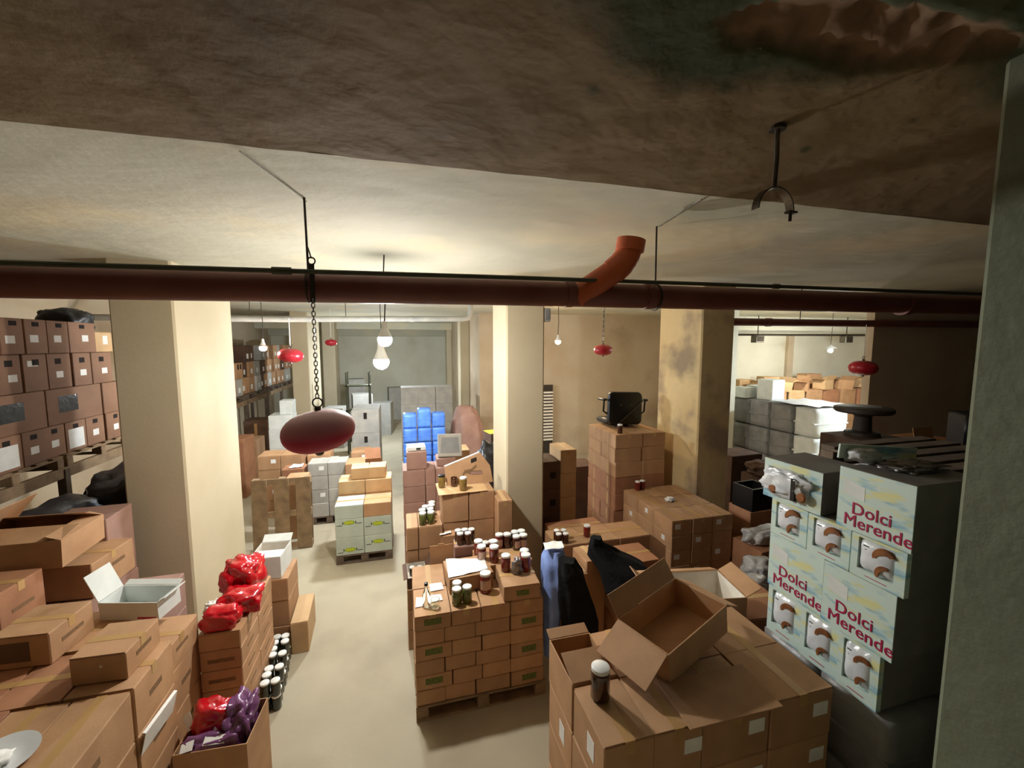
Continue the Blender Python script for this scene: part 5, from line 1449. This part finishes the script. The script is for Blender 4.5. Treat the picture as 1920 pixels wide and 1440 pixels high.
lump('pouch', 'pouch', tb, (-0.185, 0.03, 0.12), (0.03, 0.15, 0.085), amp=0.4, freq=2.6, sub=4, seed=2.2)
MB().box(-0.214, -0.185, -0.055, -0.03, 0.04, 0.17).build('dark_band', 'blacklid', tb)
for (yy, zz_, rr) in ((0.09, 0.07, 0.028), (-0.09, 0.075, 0.03)):
    MB().lathe([(rr * 0.7, -0.004), (rr, 0), (rr * 0.7, 0.006)], 14, Matrix.Translation((-0.206, yy, zz_)) @ Matrix.Rotation(-math.pi / 2, 4, 'Y')).build('croissant_print', 'croissant', tb)
# opened lid lying on the topmost box
ld = thing('box_lid', 'opened mint lid leaning behind the topmost Dolci Merende box', 'lid', (DX + 0.28, 1.66, 2.474), (R(0), R(6), R(0)))
MB().cham(-0.27, 0.30, -0.012, 0.0, 0, 0.075, 0.002).build('panel', 'dolci', ld)
lump('pouch', 'pouch', ld, (-0.16, -0.06, 0.03), (0.09, 0.05, 0.035), amp=0.4, freq=2.6, sub=3, seed=1.2)
fo = thing('foil_sheet', 'crumpled silver wrapping on the topmost mint box', 'wrapping', (DX + 0.28, 1.50, 2.474))
lump('film', 'foil', fo, (0, 0, 0.012), (0.16, 0.10, 0.018), amp=0.6, freq=3.5, sub=4, seed=4.2, flat=0.6)

# ================================================================ RIGHT BACK AREA
for r_ in range(3):
    carton(f'brown carton, {ORD[r_ + 1]} up, in clutter between damp pillar and mint boxes', 4.13, 3.90, r_ * 0.25, 0.50, 0.42, 0.249, 'card_red', R(4), 'x', False, (), None, False)
for r_ in range(2):
    carton(f'dim brown carton, {ORD[r_ + 1]} up, nearest the mint boxes behind clear bags', 3.42, 3.35, r_ * 0.26, 0.46, 0.40, 0.259, 'card_dark', R(-3), 'x', False, (), None, False)
bag('greyish translucent bag on the clutter, lower right', (3.40, 3.34, 0.522), (0.19, 0.16, 0.13), 'white_bag', seed=11.0, amp=0.3)
bag('greyish translucent bag on the clutter, lower left', (3.80, 3.62, 0.522), (0.15, 0.14, 0.12), 'white_bag', seed=12.0, amp=0.35)
bag('crumpled white paper bag beneath the black crate', (4.1, 3.90, 0.752), (0.24, 0.12, 0.10), 'white_bag', seed=13.5, amp=0.4)
for r_ in range(2):
    carton(f'dim reddish carton, {ORD[r_ + 1]} up, right of damp pillar foot', 4.36, 4.32, r_ * 0.5, 0.36, 0.36, 0.498, 'card_red', 0, 'x', False, (), None, False)
cr = thing('black_crate', 'black square plastic crate standing right of the damp pillar', 'crate', (4.36, 4.31, 1.0), (0, 0, R(5)))
mb = MB(); mb.box(-0.17, 0.17, -0.15, 0.15, 0, 0.02)
for (a, b_, c_, d_) in ((-0.17, 0.17, -0.15, -0.13), (-0.17, 0.17, 0.13, 0.15), (-0.17, -0.15, -0.13, 0.13), (0.15, 0.17, -0.13, 0.13)):
    mb.box(a, b_, c_, d_, 0.02, 0.29)
mb.build('shell', 'blacklid', cr)
MB().box(-0.18, 0.18, -0.16, -0.15, 0.26, 0.29).build('rim', 'blacklid', cr)
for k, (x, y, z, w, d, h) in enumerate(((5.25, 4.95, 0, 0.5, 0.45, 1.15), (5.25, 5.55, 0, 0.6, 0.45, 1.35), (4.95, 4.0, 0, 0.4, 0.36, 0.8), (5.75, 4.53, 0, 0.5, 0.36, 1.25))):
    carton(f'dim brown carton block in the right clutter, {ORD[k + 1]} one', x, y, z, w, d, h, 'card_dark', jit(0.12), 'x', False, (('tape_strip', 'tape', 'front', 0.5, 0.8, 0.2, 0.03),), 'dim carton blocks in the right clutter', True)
bundle('shiny brown wrapped bundle above the black crate', (5.25, 4.97, 1.152), (0.24, 0.22, 0.11), 'card_dark', seed=14.2, amp=0.3)
# grey wrapped packs, their lit front and top put into white parts
for r_ in range(3):
    for c in range(3):
        pack(f'grey wrapped pack, {ORD[r_ + 1]} row up, {ORD[c + 1]} from front, in right opening stack', 8.30, 7.20 + c * 0.57, r_ * 0.604, 0.79, 0.55, 0.602, 'wrap_grey', 'grey wrapped packs in right opening', 0)
for r_ in range(3):
    pack(f'white-faced wrapped carton, {ORD[r_ + 1]} row up, front of right opening stack', 8.36, 6.655, r_ * 0.604, 0.88, 0.46, 0.602, 'card_white', 'white-faced cartons in right opening', 0, 'wrapped_carton', 'carton')
sheet('white plastic cover sheet over the grey packs in right opening', 8.38, 7.04, 1.815, [(-0.50, -0.62), (0.52, -0.58), (0.50, 0.44), (-0.48, 0.46)], 'white_bag', 'cover_sheet', 0.004, 0.035, cat='cover')
for k, (x, y, w, h) in enumerate(((8.30, 7.85, 0.37, 0.46), (8.02, 8.35, 0.33, 0.24), (8.55, 8.40, 0.44, 0.26))):
    carton(f'bluish white box on the grey packs, {ORD[k + 1]} from front', x, y, 1.812, w, 0.40, h, 'card_white', R(4), 'x', False, (), 'bluish white boxes on grey packs')
# jumble of cartons against the bright room wall
random.seed(21)
for i in range(5):
    carton(f'large carton at the base of bright room heap, {ORD[i + 1]} from left', 9.95 + i * 1.12, 10.02, 0, 1.08, 1.05, 1.248, 'card', 0, 'x', False, (), 'base cartons of the bright room heap', False)
for row, (y, n, x0) in enumerate(((9.76, 8, 9.72), (10.28, 8, 9.66))):
    for i in range(n):
        carton(f'brown carton in the bright room heap, {["front", "back"][row]} row, {ORD[i + 1]} from left', x0 + i * 0.66, y + jit(0.02), 1.25, 0.56, 0.44, 0.493, random.choice(['card', 'card_red', 'card_pale']), jit(0.06), 'x', True, (), 'cartons of the bright room heap')
for i, (x, h, rz) in enumerate(((9.72, 0.3, 0.15), (10.75, 0.36, -0.25), (11.6, 0.30, 0.15), (12.3, 0.42, -0.1), (13.2, 0.28, 0.2))):
    carton(f'brown carton crowning the bright room heap, {ORD[i + 1]} from left', x, 10.26, 1.745, 0.52, 0.38, h, random.choice(['card', 'card_red', 'card_pale']), rz, 'x', True, (), 'crowning cartons of the heap')
for i, (x, rz, t1, t2) in enumerate(((9.85, 0.3, 0.10, 0.06), (10.62, -0.3, 0.05, 0.12), (11.4, 0.6, 0.03, -0.12), (12.2, 0.2, 0.0, 0.03), (12.92, -0.3, 0.08, 0.05), (13.72, 0.3, -0.05, 0.1))):
    open_carton(f'tumbled open carton on the bright room heap, {ORD[i + 1]} from left', x, 9.72, 1.745, 0.44, 0.34, 0.28, random.choice(['card', 'card_pale']), rz, (('f', 120, 0.16), ('r', 150, 0.16), ('l', 170, 0.16)), (t1, t2), 'tumbled open cartons on the heap')
# dim objects in front of the near right wall
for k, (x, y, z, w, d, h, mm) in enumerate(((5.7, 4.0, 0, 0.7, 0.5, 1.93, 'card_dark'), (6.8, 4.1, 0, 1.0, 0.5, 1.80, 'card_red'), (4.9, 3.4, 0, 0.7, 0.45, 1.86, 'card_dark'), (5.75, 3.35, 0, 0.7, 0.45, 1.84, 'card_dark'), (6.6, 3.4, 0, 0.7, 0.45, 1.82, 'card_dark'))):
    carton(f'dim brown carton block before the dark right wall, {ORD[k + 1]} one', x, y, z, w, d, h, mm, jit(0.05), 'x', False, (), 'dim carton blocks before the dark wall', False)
o = thing('pedestal_table', 'dark round-topped pedestal before the dim right wall', 'table', (5.72, 4.0, 1.932))
MB().lathe([(0.20, 0.0), (0.18, 0.04), (0.10, 0.06), (0.09, 0.24), (0.14, 0.29)], 20).build('pedestal', 'table_dark', o, True)
MB().lathe([(0.29, 0.29), (0.31, 0.31), (0.31, 0.35), (0.29, 0.36)], 28).build('table_top', 'table_dark', o, True)
o = thing('leaning_card', 'pale card leaning before the dim right wall', 'card', (6.83, 3.98, 1.802), (R(-12), 0, 0))
MB().cham(-0.18, 0.18, -0.006, 0.006, 0, 0.17, 0.002).build('sheet', 'card_pale', o)
o = thing('loudspeaker', 'black upright loudspeaker box beside the grey pillar, dim right side', 'speaker', (6.70, 3.45, 1.822), (0, 0, R(-20)))
MB().cham(-0.17, 0.17, -0.14, 0.14, 0, 0.45, 0.03).build('cabinet', 'blacklid', o, True)
MB().lathe([(0.10, -0.006), (0.10, 0.004), (0.03, 0.012)], 20, Matrix.Translation((0, -0.142, 0.2)) @ Matrix.Rotation(math.pi / 2, 4, 'X')).build('cone', 'metal_dark', o, True)
pallet('weathered wooden pallet lying on dim cartons behind the mint boxes', 2.78, 1.40, 2.285, 0.95, 0.8, 0.13, 'wood_dark', nb=6)
for r_ in range(4):
    pack(f'dark wrapped carton, {ORD[r_ + 1]} row up, behind the mint stack', 3.24, 1.80, r_ * 0.571, 0.9, 0.76, 0.57, 'wrap_black', 'dark wrapped cartons behind mint stack', 0, 'wrapped_carton', 'carton')

carton('dim carton in the gap between narrow pale stack and chair stack', 2.95, 6.75, 0, 0.6, 0.5, 1.0, 'card_dark', 0, 'x', False, (), None)
bundle('black wrapped bundle on top of the near left rack end', (-4.0, 6.55, 3.25), (0.22, 0.26, 0.16), seed=9.1)

o = thing('junction_box', 'small grey switch box high on the right side of middle pillar', 'junction box', (1.70, 4.87, 3.36))
MB().cham(-0.02, 0.06, -0.06, 0.06, 0, 0.16, 0.006).build('casing', 'card_grey', o)
MB().box(-0.005, 0.05, -0.064, -0.06, 0.02, 0.14).build('cover', 'wrap_grey', o)
o = thing('chain_strap', 'dark flat strap over the drain pipe holding the large extinguisher chain', 'strap', (-0.435, 2.452, 3.315))
MB().cham(-0.013, 0.013, -0.004, 0.004, 0, 0.20, 0.001).build('plate', 'metal_dark', o)
MB().torus(0.018, 0.004, 18, 6, mx=Matrix.Translation((0, 0, 0.215)) @ Matrix.Rotation(math.pi / 2, 4, 'X')).build('ring', 'metal_dark', o, True)
MB().tube([(0, 0, 0.23), (-0.03, 0.09, 0.3)], 0.004, 6).build('hook', 'metal_dark', o)
